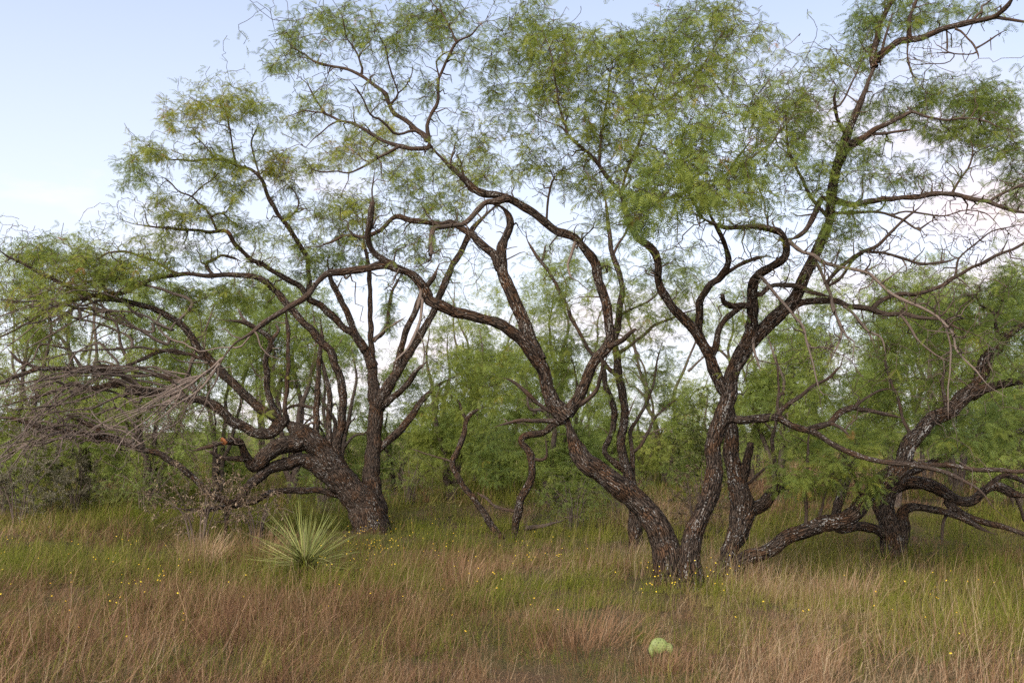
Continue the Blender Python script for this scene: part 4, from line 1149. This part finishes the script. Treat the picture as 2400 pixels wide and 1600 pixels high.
# ------------------------------------------------------------------ trees behind the clearing
def leaf_spray(rng):
    """A leafy twig end: a dozen drooping feathery leaves about a short crooked shoot."""
    g = Geo()
    n = 13
    s = np.linspace(0, 1, n)
    d = norm(np.array([1, 0, rng.uniform(-.1, .5)]))
    pp = d * (s[:, None] - .5) * .34 + rng.normal(0, .018, (n, 3))
    ax = norm(rng.normal(0, 1, (n, 3)) * np.array([1, 1, .6]) + d * .5 + np.array([0, 0, -.25]))
    place_leaves(g, pp, ax, rng.uniform(.85, 1.4, n), rng.normal(0, .09, n), FAR_LEAVES, rng)
    return g.mesh('spray')


SPRAY = scatter_group('leaf_spray', [leaf_spray(np.random.RandomState(900 + k)) for k in range(6)], LEAF_BG)


def back_tree(px, Y, top, half, label, seed, tint=.4, n=120, stems=3, skirt=.55, lf=8, gry=.3, group='mesquites behind the clearing'):
    rng = np.random.RandomState(seed)
    base = ground_at(px, Y)
    t = Tree('mesquite_tree', base, label, bark=BARK_BG, leaf=LEAF_BG, seed=seed, group=group, templates=FAR_LEAVES)
    H = (P(px, top, Y)[0])[2]
    W = half * Y / F
    for k in range(stems):
        az = 2 * math.pi * (k + rng.uniform(-.3, .3)) / stems
        d = np.array([math.cos(az) * W, math.sin(az) * W * .8, 0]) * rng.uniform(.35, .75)
        r0 = rng.uniform(.035, .07)
        pts = [base + [0, 0, -.15], base + d * .2 + [0, 0, H * .18], base + d * .55 + [rng.normal(0, .1), 0, H * .42], base + d * .85 + [0, 0, H * .66], base + d + [rng.normal(0, .15), rng.normal(0, .15), H * .88]]
        t.stem3d(pts, r0, .006, 'trunk' if k == 0 else 'limb', gry)
        for j in range(2):
            s = rng.uniform(.3, .7)
            p = base + d * s + [0, 0, H * s * .85]
            az2 = az + rng.uniform(-1.3, 1.3)
            e_ = np.array([math.cos(az2) * W, math.sin(az2) * W * .8, 0]) * rng.uniform(.4, .7)
            t.stem3d([p, p + e_ * .4 + [0, 0, H * .08], p + e_ * .8 + [0, 0, H * .10], p + e_ + [0, 0, H * rng.uniform(.0, .25)]], r0 * .5, .004, 'limb', gry)
    # leaf clumps: several uneven ellipsoids instead of one ball
    T, C = [], []
    lobes = 14
    for k in range(lobes):
        a = rng.uniform(0, 2 * math.pi)
        rr = math.sqrt(rng.uniform(.02, 1)) * .72
        zz = rng.uniform(skirt * .55, .9) if k else .86
        w = math.sqrt(max(.1, 1 - abs(2 * zz - 1.0) ** 2.2))
        c = base + np.array([math.cos(a) * W * rr * w, math.sin(a) * W * .85 * rr * w, H * zz])
        m_ = int(n / lobes)
        d = norm(rng.normal(size=(m_, 3))) * rng.uniform(0, 1, (m_, 1)) ** .45
        p = c + d * np.array([W * .40, W * .40, H * .16])
        p[:, 2] = np.clip(p[:, 2], .22, H * 1.03)
        T.append(p)
        C.append(np.clip(tint + rng.normal(0, .07) + rng.normal(0, .05, m_), 0, 1))
    T, C = np.concatenate(T), np.concatenate(C)
    t.grow(T[::2], C[::2], 0, 1.4, gry, rmax=.016)
    t.finish()
    X = np.concatenate([T, (T + rng.normal(0, .16, T.shape))[::2]])
    X[:, 2] = np.clip(X[:, 2], .2, H * 1.05)
    C = np.concatenate([C, C[::2]])
    k = len(X)
    rot = np.stack([rng.normal(0, .5, k), rng.normal(0, .5, k), rng.uniform(0, 6.28, k)], 1)
    sz = rng.uniform(.75, 1.3, k) * lf
    scatter_object('crown', X - base, rot, np.stack([sz, sz, sz], 1), rng.randint(0, 6, k), {'itint': C + rng.normal(0, .05, k)}, SPRAY, LEAF_BG, t.root, kind='stuff')
    return t


BACK = [
    (30, 15.0, 610, 190, 'bushy yellow-green mesquite at the far left edge', .55, 170, .4),
    (215, 17.5, 640, 170, 'dense green mesquite behind the bare drooping branches at the left', .45, 150, .45),
    (370, 15.5, 690, 140, 'green mesquite behind the arching left trunk, left of its limbs', .42, 130, .5),
    (520, 18.5, 690, 170, 'tall leafy mesquite rising behind the arching trunk', .45, 150, .4),
    (690, 17.0, 700, 140, 'dark green mesquite between the arching trunk and the upright trunk', .32, 120, .4),
    (790, 20.0, 800, 120, 'small mesquite far behind the upright left trunk', .4, 90, .4),
    (930, 21.5, 880, 130, 'low mesquite just right of the upright left trunk', .42, 100, .35),
    (1060, 17.5, 770, 130, 'round bright green mesquite in the centre of the clearing', .5, 150, .5),
    (1175, 20.0, 830, 140, 'mesquite standing behind the crooked thin stems', .42, 130, .3),
    (1290, 16.0, 860, 120, 'low leafy mesquite left of the V-shaped tree', .35, 110, .25),
    (1400, 19.5, 940, 120, 'low mesquite seen under the left arm of the V', .4, 90, .25),
    (1500, 24.0, 985, 130, 'pale yellow-green mesquite far off inside the V', .68, 110, .3),
    (1660, 21.0, 940, 110, 'mesquite partly hidden by the right arm of the V', .42, 90, .3),
    (1820, 17.0, 770, 130, 'green mesquite right of the V, behind the bare hanging twigs', .42, 140, .95),
    (1950, 19.5, 700, 150, 'broad leafy mesquite behind the long low limb', .45, 150, .95),
    (2090, 16.0, 680, 140, 'tall green mesquite behind the leaning right trunk', .42, 150, .8),
    (2230, 18.5, 690, 150, 'mesquite above the twisted dark limbs', .4, 140, .95),
    (2370, 15.0, 640, 150, 'dense mesquite at the right edge', .36, 160, .5),
    (1120, 22.0, 640, 150, 'tall airy mesquite showing above the crooked thin stems', .55, 100, .6),
    (1335, 23.0, 600, 150, 'tall thin-leaved mesquite behind the fork of the V, left of the thin upright tree', .5, 90, .6),
    (1560, 24.0, 640, 150, 'tall airy mesquite seen through the upper V', .5, 80, .6),
    (1760, 23.5, 660, 140, 'tall airy mesquite just right of the V', .48, 90, .5),
    (2160, 24.0, 600, 170, 'tall pale mesquite far behind the leaning right trunk', .5, 110, .5),
    (130, 22.0, 560, 190, 'tall airy mesquite far behind the left-edge bush', .55, 130, .5),
    (620, 23.0, 620, 190, 'tall airy mesquite far behind the arching trunk', .5, 120, .5),
    (2330, 20.5, 860, 160, 'low mesquite far behind the twisted dark limbs', .32, 100, .3),
]
for k, (px, Y, top, half, label, tint, n, skirt) in enumerate(BACK):
    back_tree(px, Y, top - 40, half * 1.12, label, 100 + k, tint + .05, int(n * 2.2), 3, skirt * .6, lf=1.0)

# the wood closing the view, too far to tell its trees apart
def far_wood():
    g, gt = Geo(), Geo()
    rng = np.random.RandomState(77)
    N = 11000
    x = rng.uniform(-24, 24, N)
    y = 27 + rng.uniform(0, 9, N)
    hmax = 2.0 + .5 * np.sin(x * .9) + .45 * np.sin(x * 2.3 + 1) + .25 * np.sin(x * 5.1 + 2)
    hmax = hmax * (1 - .35 * np.exp(-((x - 4.5) / 2.5) ** 2))
    z = hmax * rng.uniform(.08, 1, N) ** .7
    pos_ = np.stack([x, y, z], 1)
    place_leaves(g, pos_, rng.normal(0, 1, (N, 3)) + [0, 0, -.2], rng.uniform(1.6, 3.0, N), np.clip(.52 + .15 * np.sin(x * 1.7) + rng.normal(0, .12, N), 0, 1), FAR_LEAVES, rng)
    link('woodland', g.mesh('woodland'), LEAF_BG, kind='stuff', label='far band of mesquite scrub closing the view behind the clearing', category='woodland')
far_wood()


# ------------------------------------------------------------------ shrubs
def shrub(name, px, Y, top, half, label, leafmat, lt, seed, n=90, lf=10, tint=.5, bark=None, gry=.4, stems=9, cat='shrub', scale=1.0, rmax=.008, zlow=.1):
    rng = np.random.RandomState(seed)
    base = ground_at(px, Y)
    t = Tree(name, base, label, cat, bark=bark or BARK_BG, leaf=leafmat, seed=seed, templates=lt, group='shrubs under the trees')
    H = (P(px, top, Y)[0])[2]
    W = half * Y / F
    for k in range(stems):
        a = rng.uniform(0, 6.28)
        d = np.array([math.cos(a), math.sin(a) * .8, 0]) * W * rng.uniform(.2, .8)
        t.stem3d([base + d * .1 + [0, 0, -.08], base + d * .4 + [0, 0, H * .35], base + d + [0, 0, H * rng.uniform(.5, .85)]], rng.uniform(.006, .014), .002, 'stem', gry)
    d = norm(rng.normal(size=(n, 3))) * rng.uniform(0, 1, (n, 1)) ** .4
    p = base + d * np.array([W, W * .8, H * .5]) + [0, 0, H * .52]
    p[:, 2] = np.clip(p[:, 2], zlow, H)
    t.grow(p, np.clip(tint + rng.normal(0, .15, n), 0, 1), lf, scale, gry, leaf_len=.5, rmax=rmax)
    t.finish()


SAGE_L = [simple_leaf(.05, .012), simple_leaf(.038, .014)]
BROAD_L = [simple_leaf(.045, .024), simple_leaf(.055, .022)]
DEAD_L = [simple_leaf(.04, .018), simple_leaf(.03, .014)]
shrub('sage_shrub', 60, 13.5, 1000, 130, 'grey-green woody shrub at the left edge under the bare branches', SAGE, SAGE_L, 201, 300, 40, .5)
shrub('sage_shrub', 190, 15.5, 1040, 90, 'grey shrub in the shade beside the left-edge shrub', SAGE, SAGE_L, 202, 200, 36, .35)
shrub('dead_shrub', 480, 11.0, 1060, 135, 'brown shrub with dry curled leaves in front of the arching trunk', DEADLEAF, DEAD_L, 203, 420, 8, .5)
shrub('dead_shrub', 610, 11.3, 1110, 80, 'tangle of brown dead twigs under the low horizontal branch', DEADLEAF, DEAD_L, 204, 200, 6, .4)
shrub('leafy_shrub', 1645, 14.5, 905, 95, 'tall broad-leaved shrub filling the V between the two trunks', BROADLEAF, BROAD_L, 205, 380, 15, .5, scale=1.2)
shrub('dead_shrub', 1630, 11.8, 1075, 80, 'low dark brushy shrub low down inside the V', DEADLEAF, DEAD_L, 206, 220, 12, .3)
shrub('twiggy_shrub', 1340, 13.0, 1065, 100, 'sparse twiggy grey shrub behind the left arm of the V', LEAF_BG, FAR_LEAVES, 207, 260, 2.5, .4, scale=.8)
shrub('twiggy_shrub', 1450, 14.0, 1090, 90, 'thin twiggy shrub beneath the left arm of the V', LEAF_BG, FAR_LEAVES, 208, 220, 2.5, .4, scale=.8)
shrub('twiggy_shrub', 960, 17.0, 1040, 110, 'grey bare thicket right of the upright left trunk', LEAF_BG, FAR_LEAVES, 209, 220, 2.2, .4, scale=.9)
shrub('twiggy_shrub', 350, 15.0, 1040, 130, 'shadowy bare thicket under the arching left limbs', LEAF_BG, FAR_LEAVES, 210, 260, 2.5, .3, scale=.9)
shrub('twiggy_shrub', 760, 15.5, 1060, 90, 'grey thicket under the arch of the left trunk', LEAF_BG, FAR_LEAVES, 211, 180, 2.5, .3, scale=.9)


# ------------------------------------------------------------------ fallen branches
def fallen(pts, r, label, seed, gry=.6):
    """A dead branch lying in the grass: pts are (photo column, distance, height)."""
    w = [ground_at(px, Y) + np.array([0, 0, z]) for px, Y, z in pts]
    t = Tree('fallen_branch', w[0], label, 'branch', bark=BARK_BG, seed=seed)
    t.stem3d(w, r, .004, 'stem', gry, 1.2)
    nd, dr, rd = t._nodes()
    rng = np.random.RandomState(seed)
    k = rng.choice(len(nd), 10)
    t.grow(nd[k] + norm(rng.normal(size=(10, 3)) + [0, 0, .6]) * rng.uniform(.1, .35, (10, 1)), np.full(10, .3), 0, 1, gry, rmax=.006)
    t.finish()


fallen([(1235, 12.3, .10), (1275, 12.1, .14), (1320, 12.2, .20)], .03, 'grey fallen branch lying right of the crooked thin stems', 501, .2)

# ------------------------------------------------------------------ yuccas
def yucca(px, Y, height_px, n, label, seed, droop=.12):
    rng = np.random.RandomState(seed)
    base = ground_at(px, Y)
    root = thing('yucca', base, label, 'yucca', 'yuccas in the grass')
    L = height_px * Y / F
    m_ = bpy.data.materials.get('yucca_leaf')
    if m_ is None:
        mt = MT('yucca_leaf')
        oi = mt.node('ShaderNodeObjectInfo')
        c_ = mt.ramp(oi.outputs['Random'], [(0, (.100, .122, .022)), (.5, (.170, .190, .036)), (.85, (.25, .25, .055)), (.95, (.25, .23, .08)), (1, (.24, .16, .08))])
        ed = mt.attr('edge')
        c_ = mt.mix(mt.math('MULTIPLY', ed, .3), c_, (.36, .38, .24, 1))
        b_ = mt.node('ShaderNodeBsdfPrincipled', {'Roughness': .7, 'Base Color': c_})
        b_.inputs['Specular IOR Level'].default_value = .12
        m_ = mt.surface(b_.outputs[0])
    forms, dead = [], []
    for f in range(4):
        S = 8
        v, q, ed = [], [], []
        bend = (.02, .09, .2, -.05)[f]
        for k in range(S + 1):
            s = k / S
            w = .0042 * (1 - s ** 2.2) + .0005 + .0012 * (1 - s)
            z = -bend * s * s
            v += [(s, -w, z + w * .7), (s, 0, z), (s, w, z + w * .7)]
            ed += [1, 0, 1]
            if k:
                a = (k - 1) * 3
                q += [(a, a + 1, a + 4, a + 3), (a + 1, a + 2, a + 5, a + 4)]
        me = new_mesh('yucca_leaf', v, q, smooth=False, attrs={'edge': ed})
        me.materials.append(m_)
        forms.append(me)
        md_ = me.copy()
        md_.materials.clear()
        md_.materials.append(DEADLEAF)
        dead.append(md_)
    for k in range(n):
        o = bpy.data.objects.new('leaf', forms[k % 4])
        SC.collection.objects.link(o)
        o.parent = root
        el = math.asin(min(1, rng.uniform(-.18, .999))) + rng.normal(0, .08)
        az = rng.uniform(0, 2 * math.pi)
        ln = L * (rng.uniform(.8, 1.08) if rng.uniform() < .8 else rng.uniform(.5, .8))
        if el < .12 and rng.uniform() < .7:
            o.data = dead[k % 4]
            el -= rng.uniform(0, .25)
            ln *= rng.uniform(.6, .9)
        o.rotation_euler = (rng.uniform(-.5, .5), -el, az)
        o.scale = (ln, rng.uniform(.8, 1.15), rng.uniform(.8, 1.15))
        o.location = (math.cos(az) * .02, math.sin(az) * .02, .11 + .05 * math.sin(el))
    return root


yucca(725, 8.9, 145, 230, 'spiky yucca with a fan of narrow pale green leaves in front of the left trunk', 301)
yucca(285, 15.5, 70, 60, 'small pale yucca in the grass far left', 302)

# ------------------------------------------------------------------ prickly pear
def prickly_pear():
    Y = 5.5
    base = ground_at(1536, Y)
    root = thing('prickly_pear', base, 'small yellow-green prickly pear pads showing in the dry foreground grass', 'cactus')
    mt = MT('cactus_pad')
    tcn = mt.node('ShaderNodeTexCoord').outputs['Object']
    n_ = mt.noise(tcn, 22, 3)
    c_ = mt.mix(n_, (.075, .115, .025, 1), (.24, .265, .075, 1))
    m_ = mt.surface(mt.node('ShaderNodeBsdfPrincipled', {'Roughness': .6, 'Base Color': c_}).outputs[0])
    sp = MT('cactus_spine')
    sm = sp.surface(sp.node('ShaderNodeBsdfPrincipled', {'Roughness': .7, 'Base Color': (.06, .045, .025, 1)}).outputs[0])
    for (dx, dz, w, h, rz, tilt) in ((0, .10, .050, .042, .12, .12), (.055, .085, .020, .030, -.45, -.3), (-.038, .075, .028, .034, .8, .3)):
        nu, nv = 20, 9
        v, q = [], []
        for a in range(nv + 1):
            ph = math.pi * a / nv
            for b_ in range(nu):
                th = 2 * math.pi * b_ / nu
                x, y, z = math.sin(ph) * math.cos(th), math.sin(ph) * math.sin(th), math.cos(ph)
                k = 1 - .22 * max(0, -z)
                v.append((x * w * k, y * .016 * (1 + .15 * math.sin(5 * th)), z * h))
        for a in range(nv):
            for b_ in range(nu):
                q.append((a * nu + b_, a * nu + (b_ + 1) % nu, (a + 1) * nu + (b_ + 1) % nu, (a + 1) * nu + b_))
        pad = link('pad', new_mesh('pad', v, q, smooth=True), m_, root)
        pad.location = (dx, 0, dz)
        pad.rotation_euler = (-.25, tilt, rz)
        g = Geo()
        rng = np.random.RandomState(9)
        for iz in range(-4, 5):
            for ix in range(-4, 5):
                u, s = (ix + .5 * (iz % 2)) / 2.6, iz / 2.9
                if u * u + s * s > .92:
                    continue
                yy = .016 * math.sqrt(max(0, 1 - u * u - s * s))
                for sg in (-1, 1):
                    c0 = np.array([u * w * (1 - .22 * max(0, -s)), sg * yy, s * h])
                    for r_ in range(2):
                        tp = c0 + norm(np.array([rng.normal(0, .6), sg, rng.normal(0, .6)])) * .008
                        g.add([c0 + [.0019, 0, 0], c0 - [.0019, 0, 0], c0 + [0, 0, .0026], tp], None, [(0, 1, 3), (1, 2, 3), (2, 0, 3)])
        link('spines', g.mesh('spines'), sm, pad, kind='stuff')
prickly_pear()

# ------------------------------------------------------------------ grass
def grass_material():
    mt = MT('meadow_grass')
    def inst(a):
        return mt.node('ShaderNodeAttribute', attribute_name=a, attribute_type='INSTANCER').outputs['Fac']
    tn = mt.math('ADD', mt.attr('tint'), inst('itint'), True)
    dry = mt.ramp(tn, [(0, (.070, .030, .014)), (.3, (.155, .077, .037)), (.65, (.275, .158, .088)), (.9, (.41, .268, .160)), (1, (.50, .38, .24))])
    grn = mt.ramp(tn, [(0, (.046, .062, .006)), (.4, (.105, .130, .010)), (.8, (.172, .190, .017)), (1, (.26, .23, .04))])
    c_ = mt.mix(mt.math('ADD', mt.attr('green'), inst('igreen'), True), dry, grn)
    b_ = mt.node('ShaderNodeBsdfPrincipled', {'Roughness': .7, 'Base Color': c_})
    b_.inputs['Specular IOR Level'].default_value = .2
    tr = mt.node('ShaderNodeBsdfTranslucent', {'Color': c_})
    mx = mt.node('ShaderNodeMixShader', {0: .3})
    mt.l.new(b_.outputs[0], mx.inputs[1])
    mt.l.new(tr.outputs[0], mx.inputs[2])
    return mt.surface(mx.outputs[0])


GRASS = grass_material()


def wave(x, y, s, seed):
    r = np.random.RandomState(seed)
    v = 0
    for k in range(5):
        a = r.uniform(0, 6.28)
        f = s * r.uniform(.6, 1.8)
        v = v + np.sin((x * math.cos(a) + y * math.sin(a)) * f + r.uniform(0, 6.28))
    return v / 2.6


def blades(geo, x, y, h, w, lean, az, curl, tint, green, seg=3, flat=False):
    """Curved tapering blades; arrays of one value per blade."""
    N = len(x)
    z = np.zeros(N) if flat else terrain(x, y) - .01
    base = np.stack([x, y, z], 1)
    d = np.stack([np.cos(az), np.sin(az), np.zeros(N)], 1)
    wdir = np.stack([-np.sin(az + .6), np.cos(az + .6), np.zeros(N)], 1)
    verts = []
    lev = np.linspace(0, 1, seg + 1)
    for k, s in enumerate(lev):
        ang = lean + curl * s
        c = base + d * (h * s * np.sin(ang))[:, None] + np.array([0, 0, 1.0]) * (h * s * np.cos(ang))[:, None]
        if k < seg:
            ww = (w * (1 - .75 * s))[:, None] * .5
            verts += [c - wdir * ww, c + wdir * ww]
        else:
            verts += [c]
    V = np.stack(verts, 1)
    nv = V.shape[1]
    q = [(2 * k, 2 * k + 1, 2 * k + 3, 2 * k + 2) for k in range(seg - 1)]
    t = [(2 * seg - 2, 2 * seg - 1, 2 * seg)]
    o = (np.arange(N) * nv)[:, None, None]
    Q = (np.array(q)[None] + o).reshape(-1, 4) if q else None
    Tt = (np.array(t)[None] + o).reshape(-1, 3)
    geo.add(V.reshape(-1, 3), Q, Tt, tint=np.repeat(tint, nv), green=np.repeat(green, nv))


def greenness(x, y):
    """Where the meadow is green (1) or cured (0): cured near the camera, green round the trees, patches everywhere."""
    v = wave(x, y, 1.6, 1) * .55 + wave(x, y, .7, 2) * .45
    px = 1200 + F * x / y
    g = np.interp(y, [4, 5.6, 6.6, 8.0, 13, 22], [.20, .28, .48, .72, .82, .84]) + v * .42
    g = g + .22 * np.exp(-((px - 620) / 300) ** 2) * np.exp(-((y - 8.2) / 1.4) ** 2)
    g = g - .30 * np.exp(-((px - 330) / 160) ** 2) * np.exp(-((y - 10.8) / 1.6) ** 2)
    g = g - .22 * np.exp(-((px - 1950) / 330) ** 2) * np.exp(-((y - 7.6) / .9) ** 2)
    g = g - .75 * (1 / (1 + np.exp(-(y - 16.5) / .7))) * (1 / (1 + np.exp(-(px - 1760) / 40)))      # the open cured field at the right
    return np.clip(g, 0.02, .98)


def clump(rng, n, spread, h, w, dry, seg, matted=False):
    """A patch of grass: a handful of small bunches and loose blades between them."""
    g = Geo()
    nb = 9
    a = rng.uniform(0, 6.28, nb)
    rr = spread * np.sqrt(rng.uniform(0, 1, nb))
    bx, by = rr * np.cos(a), rr * np.sin(a)
    bh, bt, baz = rng.uniform(.6, 1.3, nb), rng.normal(0, .13, nb), rng.uniform(0, 6.28, nb)
    k = rng.randint(0, nb, n)
    loose = rng.uniform(0, 1, n) < .3
    a2 = rng.uniform(0, 6.28, n)
    r2 = spread * 1.1 * np.sqrt(rng.uniform(0, 1, n))
    x = np.where(loose, r2 * np.cos(a2), bx[k] + rng.normal(0, .035, n))
    y = np.where(loose, r2 * np.sin(a2), by[k] + rng.normal(0, .035, n))
    az = np.where(rng.uniform(0, 1, n) < .45, baz[k] + rng.normal(0, .8, n), rng.uniform(0, 6.28, n))
    if dry:
        hh = rng.gamma(3.2, 1 / 3.2, n).clip(.2, 1.9) * h * bh[k]
        lean = np.where(rng.uniform(0, 1, n) < .28, np.abs(rng.normal(0, .4, n)), rng.uniform(.4, 1.45, n)) + (.5 if matted else 0)
        curl = rng.normal(.5, .9, n) + (.5 if matted else 0)
        tint = np.clip(rng.normal(.48, .22, n) + bt[k], 0, 1)
    else:
        hh = rng.gamma(4, 1 / 4., n).clip(.2, 1.9) * h * .9 * bh[k]
        lean = np.where(rng.uniform(0, 1, n) < .5, np.abs(rng.normal(0, .36, n)), rng.uniform(.4, 1.3, n))
        curl = rng.normal(.35, .8, n)
        tint = np.clip(rng.normal(.5, .19, n) + bt[k], 0, 1)
    blades(g, x, y, hh, rng.uniform(.65, 1.35, n) * w, lean, az, curl, tint, np.zeros(n), seg, flat=True)
    kk = max(1, n // (26 if dry else 100))          # taller straws
    xs, ys = rng.uniform(-1, 1, kk) * spread, rng.uniform(-1, 1, kk) * spread
    blades(g, xs, ys, rng.uniform(1.2, 2.1, kk) * h, np.full(kk, w * .75), np.abs(rng.normal(0, .4, kk)), rng.uniform(0, 6.28, kk), rng.normal(.3, .5, kk), rng.uniform(.55, .95, kk), np.full(kk, -.9), seg, flat=True)
    return g.mesh('clump')


def meadow():
    rng = np.random.RandomState(5)
    bands = [(3.6, 6.8, 30, .18, .0023, 3, 220, .26), (6.8, 10, 22, .20, .0030, 3, 220, .29), (10, 15, 11, .24, .0046, 2, 160, .34), (15, 24, 4, .28, .0080, 2, 130, .45), (24, 40, 1.2, .5, .018, 2, 110, .7)]
    tg, td = [], []
    pg, pd = [], []
    for bi, (y0, y1, dens, h, w, seg, nb, spread) in enumerate(bands):
        for k in range(4):
            tg.append(clump(rng, nb, spread, h, w, False, seg))
        for k in range(5):
            td.append(clump(rng, nb, spread, h, w, True, seg, matted=k == 4))
        n = int((.5 * 1.18 * (y1 ** 2 - y0 ** 2) + 2.6 * (y1 - y0)) * dens)
        y = np.sqrt(rng.uniform(y0 ** 2, y1 ** 2, n))
        x = rng.uniform(-1, 1, n) * (.59 * y + 1.3)
        gr = greenness(x, y)
        isg = rng.uniform(0, 1, n) < gr
        for flag in (True, False):
            X, Y_ = x[isg == flag], y[isg == flag]
            m_ = len(X)
            P_ = np.stack([X, Y_, terrain(X, Y_) - .01], 1)
            rot = np.stack([rng.normal(0, .14, m_), rng.normal(0, .14, m_), rng.uniform(0, 6.28, m_)], 1)
            sz = rng.uniform(.55, 1.25, m_) * (.9 + .25 * wave(X, Y_, 1.1, 8))
            if flag:
                idx = bi * 4 + rng.randint(0, 4, m_)
            else:
                mat_ = (wave(X, Y_, 1.9, 12) > -.1) & (rng.uniform(0, 1, m_) < .6)
                idx = bi * 5 + np.where(mat_, 4, rng.randint(0, 4, m_))
            it = rng.normal(0, .09, m_) + .13 * wave(X, Y_, .9, 14)
            gg = np.clip(rng.normal(.88, .12, m_), 0, 1) if flag else np.clip(rng.normal(.05, .1, m_), 0, .5)
            (pg if flag else pd).append((P_, rot, np.stack([sz, sz, sz * rng.uniform(.85, 1.15, m_)], 1), idx, it, gg))

    def cat(lst, j):
        return np.concatenate([q[j] for q in lst])
    for nm, lst, tp, lb in (('dry_grass', pd, td, 'fine reddish-brown cured grass of the meadow'), ('green_grass', pg, tg, 'soft green grass growing through the meadow and under the trees')):
        scatter_object(nm, cat(lst, 0), cat(lst, 1), cat(lst, 2), cat(lst, 3), {'itint': cat(lst, 4), 'igreen': cat(lst, 5)}, scatter_group(nm, tp, GRASS), GRASS, kind='stuff', label=lb, category='grass')


meadow()


def tuft(px, Y, h, n, label, seed, tint=.85, green=.05, spread=.08, lean=.35):
    rng = np.random.RandomState(seed)
    base = ground_at(px, Y)
    g = Geo()
    x = base[0] + rng.normal(0, spread, n)
    y = base[1] + rng.normal(0, spread, n)
    az = np.arctan2(y - base[1], x - base[0]) + rng.normal(0, .6, n)
    blades(g, x, y, rng.uniform(.6, 1.1, n) * h, rng.uniform(.7, 1.3, n) * .004, np.abs(rng.normal(0, lean, n)), az, rng.normal(.35, .3, n),
           np.clip(rng.normal(tint, .12, n), 0, 1), np.full(n, green), 3)
    root = thing('grass_tuft', base, label, 'grass tuft', 'separate grass tufts')
    link('blades', g.mesh('blades', base), GRASS, root, kind='stuff')


tuft(482, 9.4, .45, 420, 'pale straw tuft beside the thin prop of the arching trunk', 401, .86)
tuft(620, 9.8, .42, 360, 'pinkish dry tuft just left of the spiky yucca', 402, .66, spread=.16)
tuft(1960, 7.6, .36, 300, 'pale dry tuft in front of the leaning right trunk', 403, .80, spread=.13)
tuft(1340, 5.9, .32, 420, 'greyish matted tuft left of the cactus pads', 404, .52, spread=.2, lean=.7)
tuft(735, 8.35, .26, 520, 'green grass tuft hiding the foot of the large yucca', 406, .55, .95, spread=.22)
tuft(1538, 5.36, .16, 260, 'short russet tuft in front of the cactus pads', 407, .55, spread=.07)
tuft(1080, 8.2, .38, 260, 'reddish dry tuft in the middle of the clearing', 405, .6, spread=.1)

# ------------------------------------------------------------------ yellow wildflowers
def flowers():
    rng = np.random.RandomState(6)
    mp = MT('flower_petal')
    pm = mp.surface(mp.node('ShaderNodeBsdfPrincipled', {'Roughness': .6, 'Base Color': mp.ramp(mp.attr('tint'), [(0, (.50, .27, .01)), (1, (.72, .56, .03))])}).outputs[0])
    st, fl = Geo(), Geo()
    pts = []
    def spot(px, Y, sx, sy, n):
        for _ in range(n):
            Y_ = Y + rng.normal(0, sy)
            pts.append((ground_at(px + rng.normal(0, sx), max(3.9, Y_))))
    spot(890, 9.6, 45, .7, 70); spot(780, 8.6, 45, .4, 18); spot(1600, 7.2, 60, .3, 26); spot(1520, 6.9, 25, .3, 10)
    spot(230, 8.2, 130, 1.1, 30); spot(360, 7.0, 40, .4, 12); spot(520, 6.2, 200, .6, 14); spot(250, 5.6, 160, .4, 12); spot(1120, 7.8, 90, .8, 20)
    spot(1290, 8.8, 60, .6, 20); spot(1700, 6.0, 400, .6, 12); spot(2200, 6.3, 120, .6, 16); spot(40, 9.5, 60, 1.0, 14); spot(1000, 10.5, 90, 1.0, 20)
    for p in pts:
        h = rng.uniform(.16, .34)
        top = p + np.array([rng.normal(0, .05), rng.normal(0, .05), h])
        blades(st, np.array([p[0]]), np.array([p[1]]), np.array([h]), np.array([.0035]), np.array([.05]), np.array([rng.uniform(0, 6)]), np.array([.1]), np.array([.6]), np.array([.9]), 2)
        top = np.array([p[0], p[1], p[2] + h])
        nrm_ = norm(np.array([rng.normal(0, .5), -.5 + rng.normal(0, .4), 1.0]))
        a = norm(np.cross(nrm_, [1, .2, 0])); b_ = np.cross(nrm_, a)
        r = rng.uniform(.0035, .0070)
        k = 9
        th = np.linspace(0, 2 * math.pi, 2 * k, endpoint=False)
        rad = np.where(np.arange(2 * k) % 2, r, r * .62)
        ring = top + (np.cos(th) * rad)[:, None] * a + (np.sin(th) * rad)[:, None] * b_
        v = np.vstack([ring, (top + nrm_ * .003)[None], (top - nrm_ * .004)[None]])
        t = [(i, (i + 1) % (2 * k), 2 * k) for i in range(2 * k)] + [((i + 1) % (2 * k), i, 2 * k + 1) for i in range(2 * k)]
        fl.add(v, None, t, tint=np.full(len(v), rng.uniform(0, 1)))
    root = link('wildflowers', fl.mesh('wildflowers'), pm, kind='stuff', label='tiny yellow wildflowers dotted through the grass', category='wildflowers')
    link('flower_stems', st.mesh('flower_stems'), GRASS, root, kind='stuff')


flowers()
tri = 0
for me in bpy.data.meshes:
    n_ = len(me.polygons)
    tri += len(me.loops) - 2 * n_
print('TRIANGLES', tri)
